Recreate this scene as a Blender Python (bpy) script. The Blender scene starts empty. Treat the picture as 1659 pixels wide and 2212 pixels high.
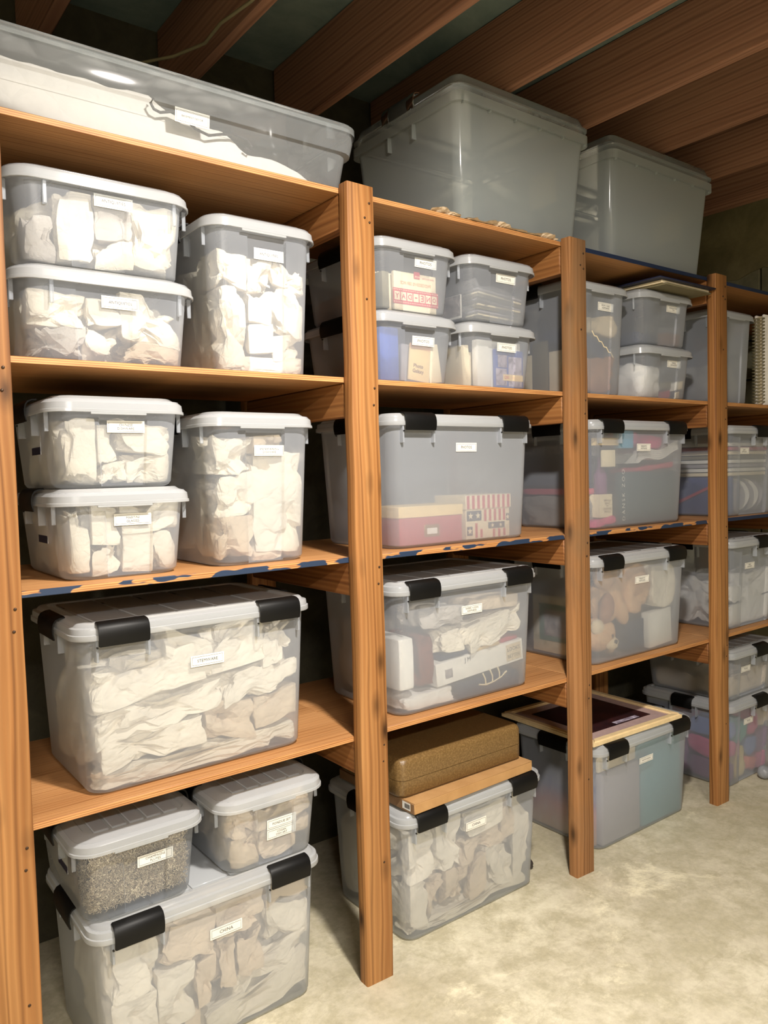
import bpy, bmesh, math, random
import numpy as np
from mathutils import Vector, Matrix

# ---------------------------------------------------------------- camera, world, light, exposure
sc = bpy.context.scene
C = sc.collection
R = math.radians
IMG_W, IMG_H = 1659, 2212
F_PX = 1678.6
YAW, PITCH, ROLL = 0.6481, 0.0492, -0.0260
cam_data = bpy.data.cameras.new('camera')
cam = bpy.data.objects.new('camera', cam_data)
C.objects.link(cam)
_f = Vector((math.sin(YAW) * math.cos(PITCH), math.cos(YAW) * math.cos(PITCH), -math.sin(PITCH)))
_r0 = Vector((math.cos(YAW), -math.sin(YAW), 0))
_u0 = _r0.cross(_f)
_r = _r0 * math.cos(ROLL) + _u0 * math.sin(ROLL)
_u = _u0 * math.cos(ROLL) - _r0 * math.sin(ROLL)
m = Matrix.Identity(4)
for i in range(3):
    m[i][0], m[i][1], m[i][2] = _r[i], _u[i], -_f[i]
    m[i][3] = (-1.1316, -1.6798, 1.3969)[i]
cam.matrix_world = m
cam_data.sensor_fit = 'HORIZONTAL'
cam_data.sensor_width = 36.0
cam_data.lens = F_PX * 36.0 / IMG_W
cam_data.clip_start = 0.05
sc.camera = cam

world = bpy.data.worlds.new('world')
world.use_nodes = True
sc.world = world
bg = world.node_tree.nodes['Background']
bg.inputs[0].default_value = (0.9, 0.93, 1.0, 1)
bg.inputs[1].default_value = 0.02

BULB = (-0.23, -1.12, 2.56)       # round LED panel fixed under the joists
def disc(name, loc, power, col, size):
    l = bpy.data.lights.new(name, 'AREA'); l.shape = 'DISK'; l.size = size
    l.energy = power; l.color = col; l.spread = math.radians(180)
    o = bpy.data.objects.new(name, l); o.location = loc
    C.objects.link(o)
    return o
disc('ceiling_panel_light', BULB, 58, (1.0, 0.93, 0.85), 0.13)
l = bpy.data.lights.new('added_fill_light', 'AREA'); l.shape = 'RECTANGLE'; l.size = 1.2; l.size_y = .16; l.energy = 92; l.color = (1.0, .95, .90)  # soft fill light added behind the camera to brighten the lower bins
FILL_LOC = (-1.3, -3.35, 2.52)
so = bpy.data.objects.new('added_fill_light', l); so.location = FILL_LOC; C.objects.link(so)

sc.view_settings.view_transform = 'Standard'
sc.view_settings.look = 'None'
sc.view_settings.exposure = 0.80
sc.view_settings.gamma = 1.0
sc.view_settings.use_curve_mapping = False
sc.cycles.transparent_max_bounces = 28
sc.cycles.max_bounces = 8
sc.cycles.diffuse_bounces = 4
sc.cycles.glossy_bounces = 3
sc.cycles.use_denoising = True
sc.cycles.sample_clamp_indirect = 4.0
sc.cycles.caustics_reflective = False
sc.cycles.caustics_refractive = False

rnd = random.Random(7)

# ---------------------------------------------------------------- materials
def srgb(r, g, b):
    f = lambda c: (c / 255 / 12.92) if c <= 10 else ((c / 255 + 0.055) / 1.055) ** 2.4
    return (f(r), f(g), f(b), 1)

class NT:
    def __init__(s, name):
        s.m = bpy.data.materials.new(name); s.m.use_nodes = True
        s.t = s.m.node_tree; s.n = s.t.nodes; s.l = s.t.links
        s.b = s.n['Principled BSDF']; s.out = s.n['Material Output']
    def node(s, typ, **kw):
        n = s.n.new(typ)
        for k, v in kw.items():
            if k in n.inputs: n.inputs[k].default_value = v
            else: setattr(n, k, v)
        return n
    def link(s, a, b): s.l.new(a, b)
    def coords(s, scale=(1, 1, 1), rot=(0, 0, 0), kind='Object'):
        tc = s.node('ShaderNodeTexCoord'); mp = s.node('ShaderNodeMapping')
        mp.inputs['Scale'].default_value = scale; mp.inputs['Rotation'].default_value = rot
        s.link(tc.outputs[kind], mp.inputs['Vector'])
        return mp.outputs[0]
    def noise(s, vec, scale, detail=4, rough=.55, dist=0):
        n = s.node('ShaderNodeTexNoise'); n.inputs['Scale'].default_value = scale
        n.inputs['Detail'].default_value = detail; n.inputs['Roughness'].default_value = rough
        n.inputs['Distortion'].default_value = dist
        if vec is not None: s.link(vec, n.inputs['Vector'])
        return n.outputs['Fac']
    def ramp(s, fac, stops):
        r = s.node('ShaderNodeValToRGB'); e = r.color_ramp.elements
        while len(e) < len(stops): e.new(0.5)
        for i, (p, c) in enumerate(stops):
            e[i].position = p; e[i].color = c
        s.link(fac, r.inputs[0]); return r.outputs[0]
    def mix(s, fac, a, b, mode='MIX'):
        x = s.node('ShaderNodeMix', data_type='RGBA', blend_type=mode)
        if isinstance(fac, (int, float)): x.inputs[0].default_value = fac
        else: s.link(fac, x.inputs[0])
        for v, sock in ((a, x.inputs[6]), (b, x.inputs[7])):
            if isinstance(v, tuple): sock.default_value = v
            else: s.link(v, sock)
        return x.outputs[2]
    def bump(s, h, strength=.3, dist=.01):
        b = s.node('ShaderNodeBump'); b.inputs['Strength'].default_value = strength
        b.inputs['Distance'].default_value = dist
        s.link(h, b.inputs['Height']); return b.outputs[0]
    def fin(s, col=None, rough=.6, nor=None, spec=None):
        if col is not None:
            if isinstance(col, tuple): s.b.inputs['Base Color'].default_value = col
            else: s.link(col, s.b.inputs['Base Color'])
        if isinstance(rough, (int, float)): s.b.inputs['Roughness'].default_value = rough
        else: s.link(rough, s.b.inputs['Roughness'])
        if nor is not None: s.link(nor, s.b.inputs['Normal'])
        if spec is not None: s.b.inputs['Specular IOR Level'].default_value = spec
        return s.m

def wood(name, dark, mid, light, axis, knots=True, fine=1.0, stain=None):
    """grain runs along the given axis of the object"""
    t = NT(name)
    st = {'x': (.6, 9, 9), 'y': (9, .6, 9), 'z': (9, 9, .6)}[axis]
    v = t.coords(st)
    info = t.node('ShaderNodeObjectInfo')
    add = t.node('ShaderNodeVectorMath', operation='ADD')
    sc_ = t.node('ShaderNodeVectorMath', operation='SCALE'); sc_.inputs['Scale'].default_value = 37
    cmb = t.node('ShaderNodeCombineXYZ')
    for k in range(3): t.link(info.outputs['Random'], cmb.inputs[k])
    t.link(cmb.outputs[0], sc_.inputs[0]); t.link(v, add.inputs[0]); t.link(sc_.outputs[0], add.inputs[1])
    v = add.outputs[0]
    big = t.noise(v, .9, 3, .5, .4)
    wv = t.node('ShaderNodeTexWave', wave_type='RINGS', rings_direction={'x': 'X', 'y': 'Y', 'z': 'Z'}[axis])
    wv.inputs['Scale'].default_value = 1.6 * fine; wv.inputs['Distortion'].default_value = 5.5
    wv.inputs['Detail'].default_value = 2.5; wv.inputs['Detail Scale'].default_value = 1.2
    t.link(v, wv.inputs['Vector'])
    f2 = t.coords({'x': (2, 110, 110), 'y': (110, 2, 110), 'z': (110, 110, 2)}[axis])
    fib = t.noise(f2, 1.0, 3, .6)
    c1 = t.ramp(wv.outputs['Fac'], [(0, mid), (.55, light), (.9, mid), (1, dark)])
    c2 = t.ramp(big, [(.30, dark), (.5, mid), (.68, light)])
    c = t.mix(.50, c1, c2)
    c = t.mix(.20, c, t.ramp(fib, [(.3, dark), (.7, light)]), 'OVERLAY')
    if knots:
        kv = t.coords({'x': (2.6, 15, 15), 'y': (15, 2.6, 15), 'z': (13, 13, 5.2)}[axis])
        ka = t.node('ShaderNodeVectorMath', operation='ADD'); t.link(kv, ka.inputs[0]); t.link(sc_.outputs[0], ka.inputs[1])
        vo = t.node('ShaderNodeTexVoronoi'); vo.inputs['Scale'].default_value = 1.0
        t.link(ka.outputs[0], vo.inputs['Vector'])
        kr = t.ramp(vo.outputs['Distance'], [(.05, (1, 1, 1, 1)), (.17, (.35, .35, .35, 1)), (.28, (0, 0, 0, 1))])
        c = t.mix(kr, c, tuple(x * .42 for x in dark[:3]) + (1,))
    if stain:
        sn = t.noise(t.coords((2, 2, 1.2)), 1.6, 4, .6, .5)
        c = t.mix(t.ramp(sn, [(.48, (0, 0, 0, 1)), (.62, (.75, .75, .75, 1))]), c, stain)
    nor = t.bump(fib, .25, .002)
    return t.fin(c, .55, nor, .3)

M = {}
M['post'] = wood('post_wood', srgb(98, 62, 32), srgb(146, 101, 57), srgb(178, 133, 82), 'z')
M['post_grey'] = wood('weathered_post_wood', srgb(106, 72, 44), srgb(146, 104, 64), srgb(172, 130, 88), 'z', stain=srgb(124, 96, 68))
M['cleat'] = wood('crosspiece_wood', srgb(100, 62, 32), srgb(136, 90, 50), srgb(164, 118, 70), 'y')
M['ply'] = wood('plywood', srgb(138, 93, 52), srgb(170, 125, 79), srgb(194, 149, 100), 'x', knots=False, fine=1.6)
M['joist'] = wood('joist_wood', srgb(108, 78, 62), srgb(146, 108, 86), srgb(174, 134, 108), 'y', knots=False)

def ply_edge(name, paint):
    t = NT(name)
    v = t.coords((1, 1, 1))
    sep = t.node('ShaderNodeSeparateXYZ'); t.link(v, sep.inputs[0])
    mul = t.node('ShaderNodeMath', operation='MULTIPLY'); mul.inputs[1].default_value = 210
    t.link(sep.outputs[2], mul.inputs[0])
    fr = t.node('ShaderNodeMath', operation='FRACT'); t.link(mul.outputs[0], fr.inputs[0])
    c = t.ramp(fr.outputs[0], [(0, srgb(138, 84, 42)), (.35, srgb(205, 150, 92)), (.7, srgb(196, 138, 80)), (.85, srgb(126, 74, 38))])
    n = t.noise(t.coords((5, 60, 90)), 1.0, 3)
    c = t.mix(.35, c, t.ramp(n, [(.35, srgb(120, 70, 34)), (.7, srgb(220, 170, 110))]))
    if paint:
        a = t.noise(t.coords((paint[1], 8, 30)), 1.0, 2, .5)
        fac = t.ramp(a, [(paint[2], (0, 0, 0, 1)), (paint[2] + .02, (1, 1, 1, 1))])
        c = t.mix(fac, c, paint[0])
    return t.fin(c, .6)
M['edge'] = ply_edge('plywood_edge', None)
M['edge_blue'] = ply_edge('plywood_edge_blue_paint', (srgb(30, 48, 74), 9, .50))
M['edge_blue2'] = ply_edge('plywood_edge_dark_blue_paint', (srgb(26, 40, 68), 3, .30))

# concrete floor
t = NT('concrete_floor')
v = t.coords((1, 1, 1))
a = t.noise(v, 1.8, 8, .62, .2); b = t.noise(v, 11, 8, .72, .2); d = t.noise(v, 60, 4, .7)
c = t.ramp(a, [(.30, srgb(170, 162, 138)), (.47, srgb(192, 184, 162)), (.62, srgb(208, 201, 178))])
c = t.mix(t.ramp(b, [(.40, (0, 0, 0, 1)), (.60, (.8, .8, .8, 1))]), c, srgb(166, 158, 132))
c = t.mix(t.ramp(t.noise(v, 3.6, 10, .75, .3), [(.56, (0, 0, 0, 1)), (.66, (.8, .8, .8, 1))]), c, srgb(226, 218, 190))
c = t.mix(.16, c, t.ramp(d, [(.3, (.2, .2, .18, 1)), (.7, (.8, .8, .76, 1))]), 'OVERLAY')
for rz, th in ((.5, .022), (1.25, .018)):
    w = t.node('ShaderNodeTexVoronoi', feature='DISTANCE_TO_EDGE'); w.inputs['Scale'].default_value = 1.7
    dn = t.node('ShaderNodeTexNoise'); dn.inputs['Scale'].default_value = 2.2; dn.inputs['Detail'].default_value = 2
    vv = t.coords((1.0, 2.6, 1), (0, 0, rz)); t.link(vv, dn.inputs['Vector'])
    va = t.node('ShaderNodeVectorMath', operation='MULTIPLY_ADD'); va.inputs[1].default_value = (.9, .9, .9)
    t.link(dn.outputs['Color'], va.inputs[0]); t.link(vv, va.inputs[2]); t.link(va.outputs[0], w.inputs['Vector'])
    c = t.mix(t.ramp(w.outputs['Distance'], [(0, (.16, .16, .16, 1)), (th * .5, (0, 0, 0, 1))]), c, srgb(140, 130, 104))
bp = t.bump(t.noise(v, 26, 6, .7), .12, .004)
M['floor'] = t.fin(c, t.ramp(b, [(.3, (.42, .42, .42, 1)), (.7, (.62, .62, .62, 1))]), bp, .35)

def mottled(name, c0, c1, scale=6, rough=.85, bump=.3, axis=(1, 1, 1), spec=.3, bs=None):
    t = NT(name); v = t.coords(axis)
    a = t.noise(v, scale, 6, .65, .4)
    return t.fin(t.ramp(a, [(.32, c0), (.68, c1)]), rough, t.bump(t.noise(v, bs or scale * 6, 5, .7), bump, .004) if bump else None, spec)
M['block'] = mottled('concrete_block', srgb(116, 112, 88), srgb(152, 148, 118), 7, .9, .6)
M['mortar'] = mottled('mortar', srgb(52, 50, 40), srgb(72, 68, 54), 9, .95, .5)
M['wall_band'] = mottled('dark_parging', srgb(116, 108, 76), srgb(156, 146, 108), 5, .9, .8)
M['subfloor'] = mottled('subfloor_boards', srgb(92, 110, 108), srgb(126, 140, 132), 4, .85, .2)
M['wallpaint'] = mottled('room_wall', srgb(168, 160, 140), srgb(188, 180, 160), 3, .9, .2)

def plain(name, col, rough=.5, metal=0, spec=.5):
    t = NT(name); t.b.inputs['Metallic'].default_value = metal
    a = t.noise(t.coords((1, 1, 1)), 40, 3)
    k = tuple(x * .86 for x in col[:3]) + (1,)
    return t.fin(t.ramp(a, [(.3, k), (.7, col)]), rough, None, spec)

def poly(name, fac0, fac1, tint, gloss=.22, tr=.4, rough=.16):
    """milky polypropylene: clear and cloudy light paths mixed, more cloudy at grazing angles"""
    t = NT(name)
    t.n.remove(t.b)
    tp = t.node('ShaderNodeBsdfTransparent'); tp.inputs[0].default_value = (.95, .965, .97, 1)
    df = t.node('ShaderNodeBsdfDiffuse'); df.inputs[0].default_value = tint
    tl = t.node('ShaderNodeBsdfTranslucent'); tl.inputs[0].default_value = tint
    gl = t.node('ShaderNodeBsdfGlossy'); gl.inputs['Roughness'].default_value = rough
    lw = t.node('ShaderNodeLayerWeight'); lw.inputs[0].default_value = .35
    m1 = t.node('ShaderNodeMixShader'); m1.inputs[0].default_value = tr
    t.link(df.outputs[0], m1.inputs[1]); t.link(tl.outputs[0], m1.inputs[2])
    mr = t.node('ShaderNodeMapRange'); mr.inputs['To Min'].default_value = fac0; mr.inputs['To Max'].default_value = fac1
    t.link(lw.outputs['Facing'], mr.inputs[0])
    m2 = t.node('ShaderNodeMixShader'); t.link(mr.outputs[0], m2.inputs[0])
    t.link(tp.outputs[0], m2.inputs[1]); t.link(m1.outputs[0], m2.inputs[2])
    fr = t.node('ShaderNodeFresnel'); fr.inputs[0].default_value = 1.49
    mu = t.node('ShaderNodeMath', operation='MULTIPLY'); mu.inputs[1].default_value = gloss * 4
    t.link(fr.outputs[0], mu.inputs[0]); mu.use_clamp = True
    m3 = t.node('ShaderNodeMixShader'); t.link(mu.outputs[0], m3.inputs[0])
    t.link(m2.outputs[0], m3.inputs[1]); t.link(gl.outputs[0], m3.inputs[2])
    t.link(m3.outputs[0], t.out.inputs[0])
    return t.m
TINT = (.80, .855, .95, 1)
M['tub'] = poly('milky_plastic', .26, .58, TINT, .12, .35, .22)
M['tub_grey'] = poly('greyish_clear_plastic', .50, .70, (.66, .73, .74, 1), .16, .35, .14)
M['tub_thin'] = poly('thin_milky_plastic', .13, .42, TINT, .12, .35, .22)
M['tub_dense'] = poly('cloudy_plastic', .32, .66, TINT, .14, .35, .25)
M['lid'] = poly('milky_lid_plastic', .55, .82, (.84, .87, .90, 1), .2, .45, .2)
M['tub_clear'] = poly('clear_plastic', .20, .48, (.80, .84, .86, 1), .22, .3, .08)
M['lid_clear'] = poly('clear_lid_plastic', .22, .50, (.74, .80, .82, 1), .24, .3, .1)
M['bag'] = poly('clear_bag_film', .08, .4, (.9, .9, .9, 1), .3, .2, .12)
M['black'] = plain('black_latch_plastic', (.0035, .0035, .0035, 1), .48, 0, .25)
M['pin'] = plain('dark_pin', (.01, .01, .01, 1), .4)
M['sticker'] = plain('white_sticker', srgb(236, 234, 226), .45)
M['ink'] = plain('black_ink', srgb(44, 44, 46), .6)
M['screw'] = plain('dark_screw_head', srgb(70, 52, 38), .5, .6)

def paper(name, col, shade=.82, sc_=1.0):
    t = NT(name); v = t.coords((1, 1, 1))
    vo = t.node('ShaderNodeTexVoronoi', feature='DISTANCE_TO_EDGE'); vo.inputs['Scale'].default_value = 26 * sc_
    nn = t.node('ShaderNodeTexNoise'); nn.inputs['Scale'].default_value = 14 * sc_; nn.inputs['Detail'].default_value = 4
    va = t.node('ShaderNodeVectorMath', operation='MULTIPLY_ADD'); va.inputs[1].default_value = (.09, .09, .09)
    t.link(v, nn.inputs['Vector']); t.link(nn.outputs['Color'], va.inputs[0]); t.link(v, va.inputs[2]); t.link(va.outputs[0], vo.inputs['Vector'])
    a = t.noise(v, 9, 4, .6)
    k = tuple(x * shade for x in col[:3]) + (1,)
    h = t.ramp(vo.outputs['Distance'], [(0, (0, 0, 0, 1)), (.22, (1, 1, 1, 1))])
    n1 = t.bump(h, .35, .005)
    b2 = t.node('ShaderNodeBump'); b2.inputs['Strength'].default_value = .4; b2.inputs['Distance'].default_value = .01
    t.link(t.noise(v, 30 * sc_, 5, .6), b2.inputs['Height']); t.link(n1, b2.inputs['Normal'])
    return t.fin(t.ramp(a, [(.3, k), (.6, col)]), .8, b2.outputs[0], .2)
M['paper'] = paper('white_packing_paper', srgb(238, 228, 208))
M['paper_tan'] = paper('tan_packing_paper', srgb(220, 200, 172))
M['paper_grey'] = paper('grey_packing_paper', srgb(196, 188, 178))
M['cloth_white'] = paper('white_cloth', srgb(236, 232, 226), .9, .5)
M['cloth_grey'] = paper('grey_knit', srgb(150, 146, 140), .7, 1.6)
M['cloth_pink'] = paper('magenta_cloth', srgb(206, 70, 120), .8, .7)
M['cloth_red'] = paper('rose_cloth', srgb(190, 70, 92), .8, .7)
M['cloth_navy'] = paper('navy_cloth', srgb(34, 44, 72), .7, .6)
M['cloth_blue'] = paper('blue_cloth', srgb(36, 60, 130), .7, .6)
M['cloth_teal'] = paper('teal_cloth', srgb(50, 110, 120), .8, .6)
M['leather'] = paper('brown_leather', srgb(122, 66, 46), .6, 1.2)
M['plush'] = mottled('tan_plush', srgb(208, 160, 112), srgb(232, 192, 146), 30, .95, 1.0)
M['plush_dark'] = mottled('brown_plush', srgb(150, 104, 74), srgb(182, 134, 100), 24, .95, 1.0)
M['plush_cream'] = mottled('cream_plush', srgb(220, 198, 160), srgb(236, 218, 184), 30, .95, 1.0)
M['violet'] = plain('violet_toy', srgb(120, 60, 110), .6)
M['magenta'] = plain('magenta_toy', srgb(196, 60, 110), .6)
M['blue_toy'] = plain('pale_blue_toy', srgb(100, 120, 180), .6)
M['coral'] = plain('coral_toy', srgb(226, 110, 84), .6)
M['yellow_toy'] = plain('yellow_toy', srgb(222, 196, 120), .6)
M['teal_toy'] = plain('teal_toy', srgb(70, 150, 140), .6)
M['cream_card'] = plain('cream_card', srgb(238, 222, 188), .7)
M['white_card'] = plain('white_card', srgb(240, 236, 228), .6)
M['yellow_card'] = plain('buff_card', srgb(240, 210, 150), .7)
M['red_card'] = plain('red_card', srgb(176, 46, 62), .6)
M['print_red'] = plain('red_print', srgb(196, 40, 64), .6)
M['print_orange'] = plain('orange_print', srgb(232, 176, 130), .6)
M['blue_card'] = plain('blue_card', srgb(48, 82, 168), .5)
M['navy_card'] = plain('navy_cover', srgb(24, 30, 58), .5)
M['teal_card'] = mottled('teal_binder', srgb(84, 140, 150), srgb(104, 160, 168), 60, .7, .2)
M['dark_teal'] = plain('dark_teal_cover', srgb(52, 74, 80), .6)
M['sky_card'] = plain('sky_blue_card', srgb(80, 170, 210), .5)
M['grey_card'] = plain('grey_card', srgb(160, 154, 158), .6)
M['brown_card'] = plain('brown_card', srgb(126, 88, 64), .7)
M['olive_card'] = plain('olive_card', srgb(120, 112, 84), .7)
M['green_mat'] = plain('green_mat', srgb(88, 128, 104), .7)
M['photo'] = mottled('grey_photograph', srgb(70, 66, 70), srgb(190, 180, 176), 40, .4, 0)
M['photo_col'] = mottled('colour_photograph', srgb(80, 64, 84), srgb(206, 196, 214), 34, .4, 0)
M['painting'] = None
t = NT('painted_picture')
v = t.coords((1, 1, 1)); sep = t.node('ShaderNodeSeparateXYZ'); t.link(v, sep.inputs[0])
mz = t.node('ShaderNodeMapRange'); mz.inputs['From Min'].default_value = 0; mz.inputs['From Max'].default_value = .34
t.link(sep.outputs[2], mz.inputs[0])
c = t.ramp(mz.outputs[0], [(.05, srgb(190, 150, 120)), (.3, srgb(196, 120, 108)), (.5, srgb(96, 92, 130)), (.8, srgb(62, 70, 92))])
c = t.mix(t.ramp(t.noise(t.coords((1, 30, 12)), 1.5, 5, .7), [(.45, (0, 0, 0, 1)), (.7, (.6, .6, .6, 1))]), c, srgb(190, 180, 176))
M['painting'] = t.fin(c, .5)
M['art_dark'] = mottled('dark_artwork', srgb(24, 20, 26), srgb(66, 34, 34), 9, .35, 0)
M['mat_mauve'] = plain('mauve_mat', srgb(176, 150, 146), .8)
M['frame_pale'] = plain('pale_frame_wood', srgb(234, 208, 160), .45)
M['kraft'] = mottled('kraft_cardboard', srgb(166, 126, 80), srgb(182, 142, 94), 12, .75, .1)
M['kraft_side'] = mottled('brown_cardboard_end', srgb(126, 96, 66), srgb(144, 112, 80), 12, .75, .1)
t = NT('mottled_leatherette')
v = t.coords((1, 1, 1)); vo = t.node('ShaderNodeTexVoronoi'); vo.inputs['Scale'].default_value = 420; t.link(v, vo.inputs['Vector'])
c = t.mix(t.ramp(t.noise(v, 180, 3, .6), [(.45, (0, 0, 0, 1)), (.62, (1, 1, 1, 1))]), srgb(104, 80, 46), srgb(124, 98, 60))
M['leatherette'] = t.fin(c, .32, t.bump(vo.outputs['Distance'], .22, .0015), .5)
M['steel_dark'] = plain('dark_iron', srgb(58, 52, 50), .5, .3)
M['ball'] = mottled('grey_ball_plastic', srgb(118, 120, 124), srgb(150, 152, 156), 30, .35, 0)
M['cable'] = plain('pale_cable', srgb(128, 120, 88), .6)
M['pvc'] = plain('grey_conduit', srgb(120, 128, 134), .35)
M['porcelain'] = plain('white_porcelain', srgb(230, 228, 220), .3)
M['brass'] = plain('worn_brass', srgb(170, 140, 84), .4, .7)
t = NT('glowing_bulb'); t.b.inputs['Emission Color'].default_value = (1, .84, .6, 1); t.b.inputs['Emission Strength'].default_value = 12
M['bulb'] = t.m
t = NT('shredded_filler')
v = t.coords((1, 1, 1))
c = t.ramp(t.noise(v, 120, 2, .5, 2), [(.35, srgb(112, 98, 80)), (.52, srgb(176, 160, 134)), (.66, srgb(236, 222, 192))])
M['filler'] = t.fin(c, .8)
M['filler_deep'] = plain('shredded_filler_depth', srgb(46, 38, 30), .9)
t = NT('checked_spread')
c = mottled
a = t.noise(t.coords((1, 1, 1)), 14, 5, .7)
M['floral'] = t.fin(t.ramp(a, [(.35, srgb(196, 184, 150)), (.55, srgb(226, 216, 184)), (.7, srgb(170, 168, 120))]), .8)

# ---------------------------------------------------------------- mesh helpers
def mesh_obj(name, verts, faces, mat, parent=None, smooth=None, mats=None, fm=None):
    me = bpy.data.meshes.new(name)
    me.from_pydata([tuple(v) for v in verts], [], faces)
    for mm in (mats or [mat]): me.materials.append(mm)
    if fm is not None: me.polygons.foreach_set('material_index', fm)
    if smooth is not None:
        me.polygons.foreach_set('use_smooth', [True] * len(me.polygons))
        me.update()
        if smooth < 179: me.set_sharp_from_angle(angle=R(smooth))
    me.update()
    o = bpy.data.objects.new(name, me); C.objects.link(o)
    if parent is not None: o.parent = parent
    return o

def bm_obj(name, bm, mat, parent=None, smooth=None, mats=None):
    me = bpy.data.meshes.new(name); bm.to_mesh(me); bm.free()
    for mm in (mats or [mat]): me.materials.append(mm)
    if smooth is not None:
        me.polygons.foreach_set('use_smooth', [True] * len(me.polygons)); me.update()
        if smooth < 179: me.set_sharp_from_angle(angle=R(smooth))
    o = bpy.data.objects.new(name, me); C.objects.link(o)
    if parent is not None: o.parent = parent
    return o

def add_box(bm, x0, x1, y0, y1, z0, z1, bev=0, seg=2, mi=0):
    b = bmesh.new()
    bmesh.ops.create_cube(b, size=1)
    for v in b.verts:
        v.co = Vector(((x0 + x1) / 2 + v.co.x * (x1 - x0), (y0 + y1) / 2 + v.co.y * (y1 - y0), (z0 + z1) / 2 + v.co.z * (z1 - z0)))
    if bev: bmesh.ops.bevel(b, geom=b.edges[:], offset=bev, segments=seg, affect='EDGES', profile=.5)
    vm = {}
    for v in b.verts: vm[v] = bm.verts.new(v.co)
    for f in b.faces:
        nf = bm.faces.new([vm[v] for v in f.verts]); nf.material_index = mi
    b.free()

def box(name, x0, x1, y0, y1, z0, z1, mat, parent=None, bev=0.001, seg=1, rot=None, piv=None):
    """box as an object whose origin is at its base centre"""
    bm = bmesh.new()
    cx, cy = (x0 + x1) / 2, (y0 + y1) / 2
    add_box(bm, x0 - cx, x1 - cx, y0 - cy, y1 - cy, 0, z1 - z0, bev, seg)
    o = bm_obj(name, bm, mat, parent, 40 if bev else None)
    o.location = (cx, cy, z0)
    if rot: o.rotation_euler = rot
    return o

def tag(o, label=None, cat=None, group=None, kind=None):
    if label: o['label'] = label
    if cat: o['category'] = cat
    if group: o['group'] = group
    if kind: o['kind'] = kind
    return o

def empty(name, loc, label=None, cat=None, group=None, kind=None, rz=0):
    o = bpy.data.objects.new(name, None); C.objects.link(o)
    o.location = loc; o.rotation_euler.z = rz; o.empty_display_size = .05
    return tag(o, label, cat, group, kind)

def tube(name, pts, rad, mat, parent=None, n=8, closed=False):
    pts = [Vector(p) for p in pts]
    vs, fs = [], []
    for i, p in enumerate(pts):
        d = (pts[min(i + 1, len(pts) - 1)] - pts[max(i - 1, 0)]).normalized()
        a = d.cross(Vector((0, 0, 1)))
        if a.length < .1: a = d.cross(Vector((1, 0, 0)))
        a.normalize(); b = d.cross(a)
        for k in range(n):
            t_ = 2 * math.pi * k / n
            vs.append(p + (a * math.cos(t_) + b * math.sin(t_)) * rad)
    for i in range(len(pts) - 1):
        for k in range(n):
            fs.append((i * n + k, i * n + (k + 1) % n, (i + 1) * n + (k + 1) % n, (i + 1) * n + k))
    fs.append(tuple(range(n))[::-1]); fs.append(tuple(range((len(pts) - 1) * n, len(pts) * n)))
    return mesh_obj(name, vs, fs, mat, parent, 60)

def lathe(name, prof, mat, parent=None, n=24):
    vs, fs = [], []
    for r_, z in prof:
        for k in range(n):
            t_ = 2 * math.pi * k / n; vs.append((r_ * math.cos(t_), r_ * math.sin(t_), z))
    for i in range(len(prof) - 1):
        for k in range(n):
            fs.append((i * n + k, i * n + (k + 1) % n, (i + 1) * n + (k + 1) % n, (i + 1) * n + k))
    return mesh_obj(name, vs, fs, mat, parent, 50)

_font = {}
def text_mesh(name, lines, mat, parent, width, height, mirror=False, bold=False, spacing=1.0):
    """flat lettering in the XZ plane, centred, fitted into width x height"""
    cu = bpy.data.curves.new('t', 'FONT'); cu.body = '\n'.join(lines); cu.align_x = 'CENTER'; cu.align_y = 'CENTER'
    cu.size = 1; cu.resolution_u = 2; cu.space_character = spacing; cu.offset = .018 if bold else 0
    to = bpy.data.objects.new('t', cu); C.objects.link(to)
    bpy.context.view_layer.update()
    dg = bpy.context.evaluated_depsgraph_get()
    me = bpy.data.meshes.new_from_object(to.evaluated_get(dg))
    bpy.data.objects.remove(to); bpy.data.curves.remove(cu)
    co = np.zeros(len(me.vertices) * 3); me.vertices.foreach_get('co', co); co = co.reshape(-1, 3)
    mn, mx = co.min(0), co.max(0); s_ = min(width / (mx[0] - mn[0]), height / (mx[1] - mn[1]))
    co = (co - (mn + mx) / 2) * s_
    out = np.zeros_like(co); out[:, 0] = co[:, 0] * (-1 if mirror else 1); out[:, 2] = co[:, 1]
    me.vertices.foreach_set('co', out.ravel()); me.materials.clear(); me.materials.append(mat); me.update()
    me.name = name
    o = bpy.data.objects.new(name, me); C.objects.link(o); o.parent = parent
    return o

# ---------------------------------------------------------------- the setting
XL, XR, YB, YF, ZC = -3.6, 2.95, .80, -4.2, 2.84
def slab(name, x0, x1, y0, y1, z0, z1, mat, kind='structure', parent=None):
    o = box(name, x0, x1, y0, y1, z0, z1, mat, parent, 0)
    if kind: o['kind'] = kind
    return o
slab('floor', XL, XR, YF, YB, -.08, 0, M['floor'])
slab('wall_back', XL, XR + .1, YB, YB + .1, 0, ZC, M['mortar'])
wr = slab('wall_right', XR, XR + .12, YF, YB, 0, ZC, M['mortar'])
slab('wall_left', XL - .1, XL, YF, YB, 0, ZC, M['wallpaint'])
slab('wall_front', XL, XR, YF - .1, YF, 0, ZC, M['wallpaint'])
ceil = slab('ceiling', XL, XR, YF, YB, ZC, ZC + .05, M['subfloor'])

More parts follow.
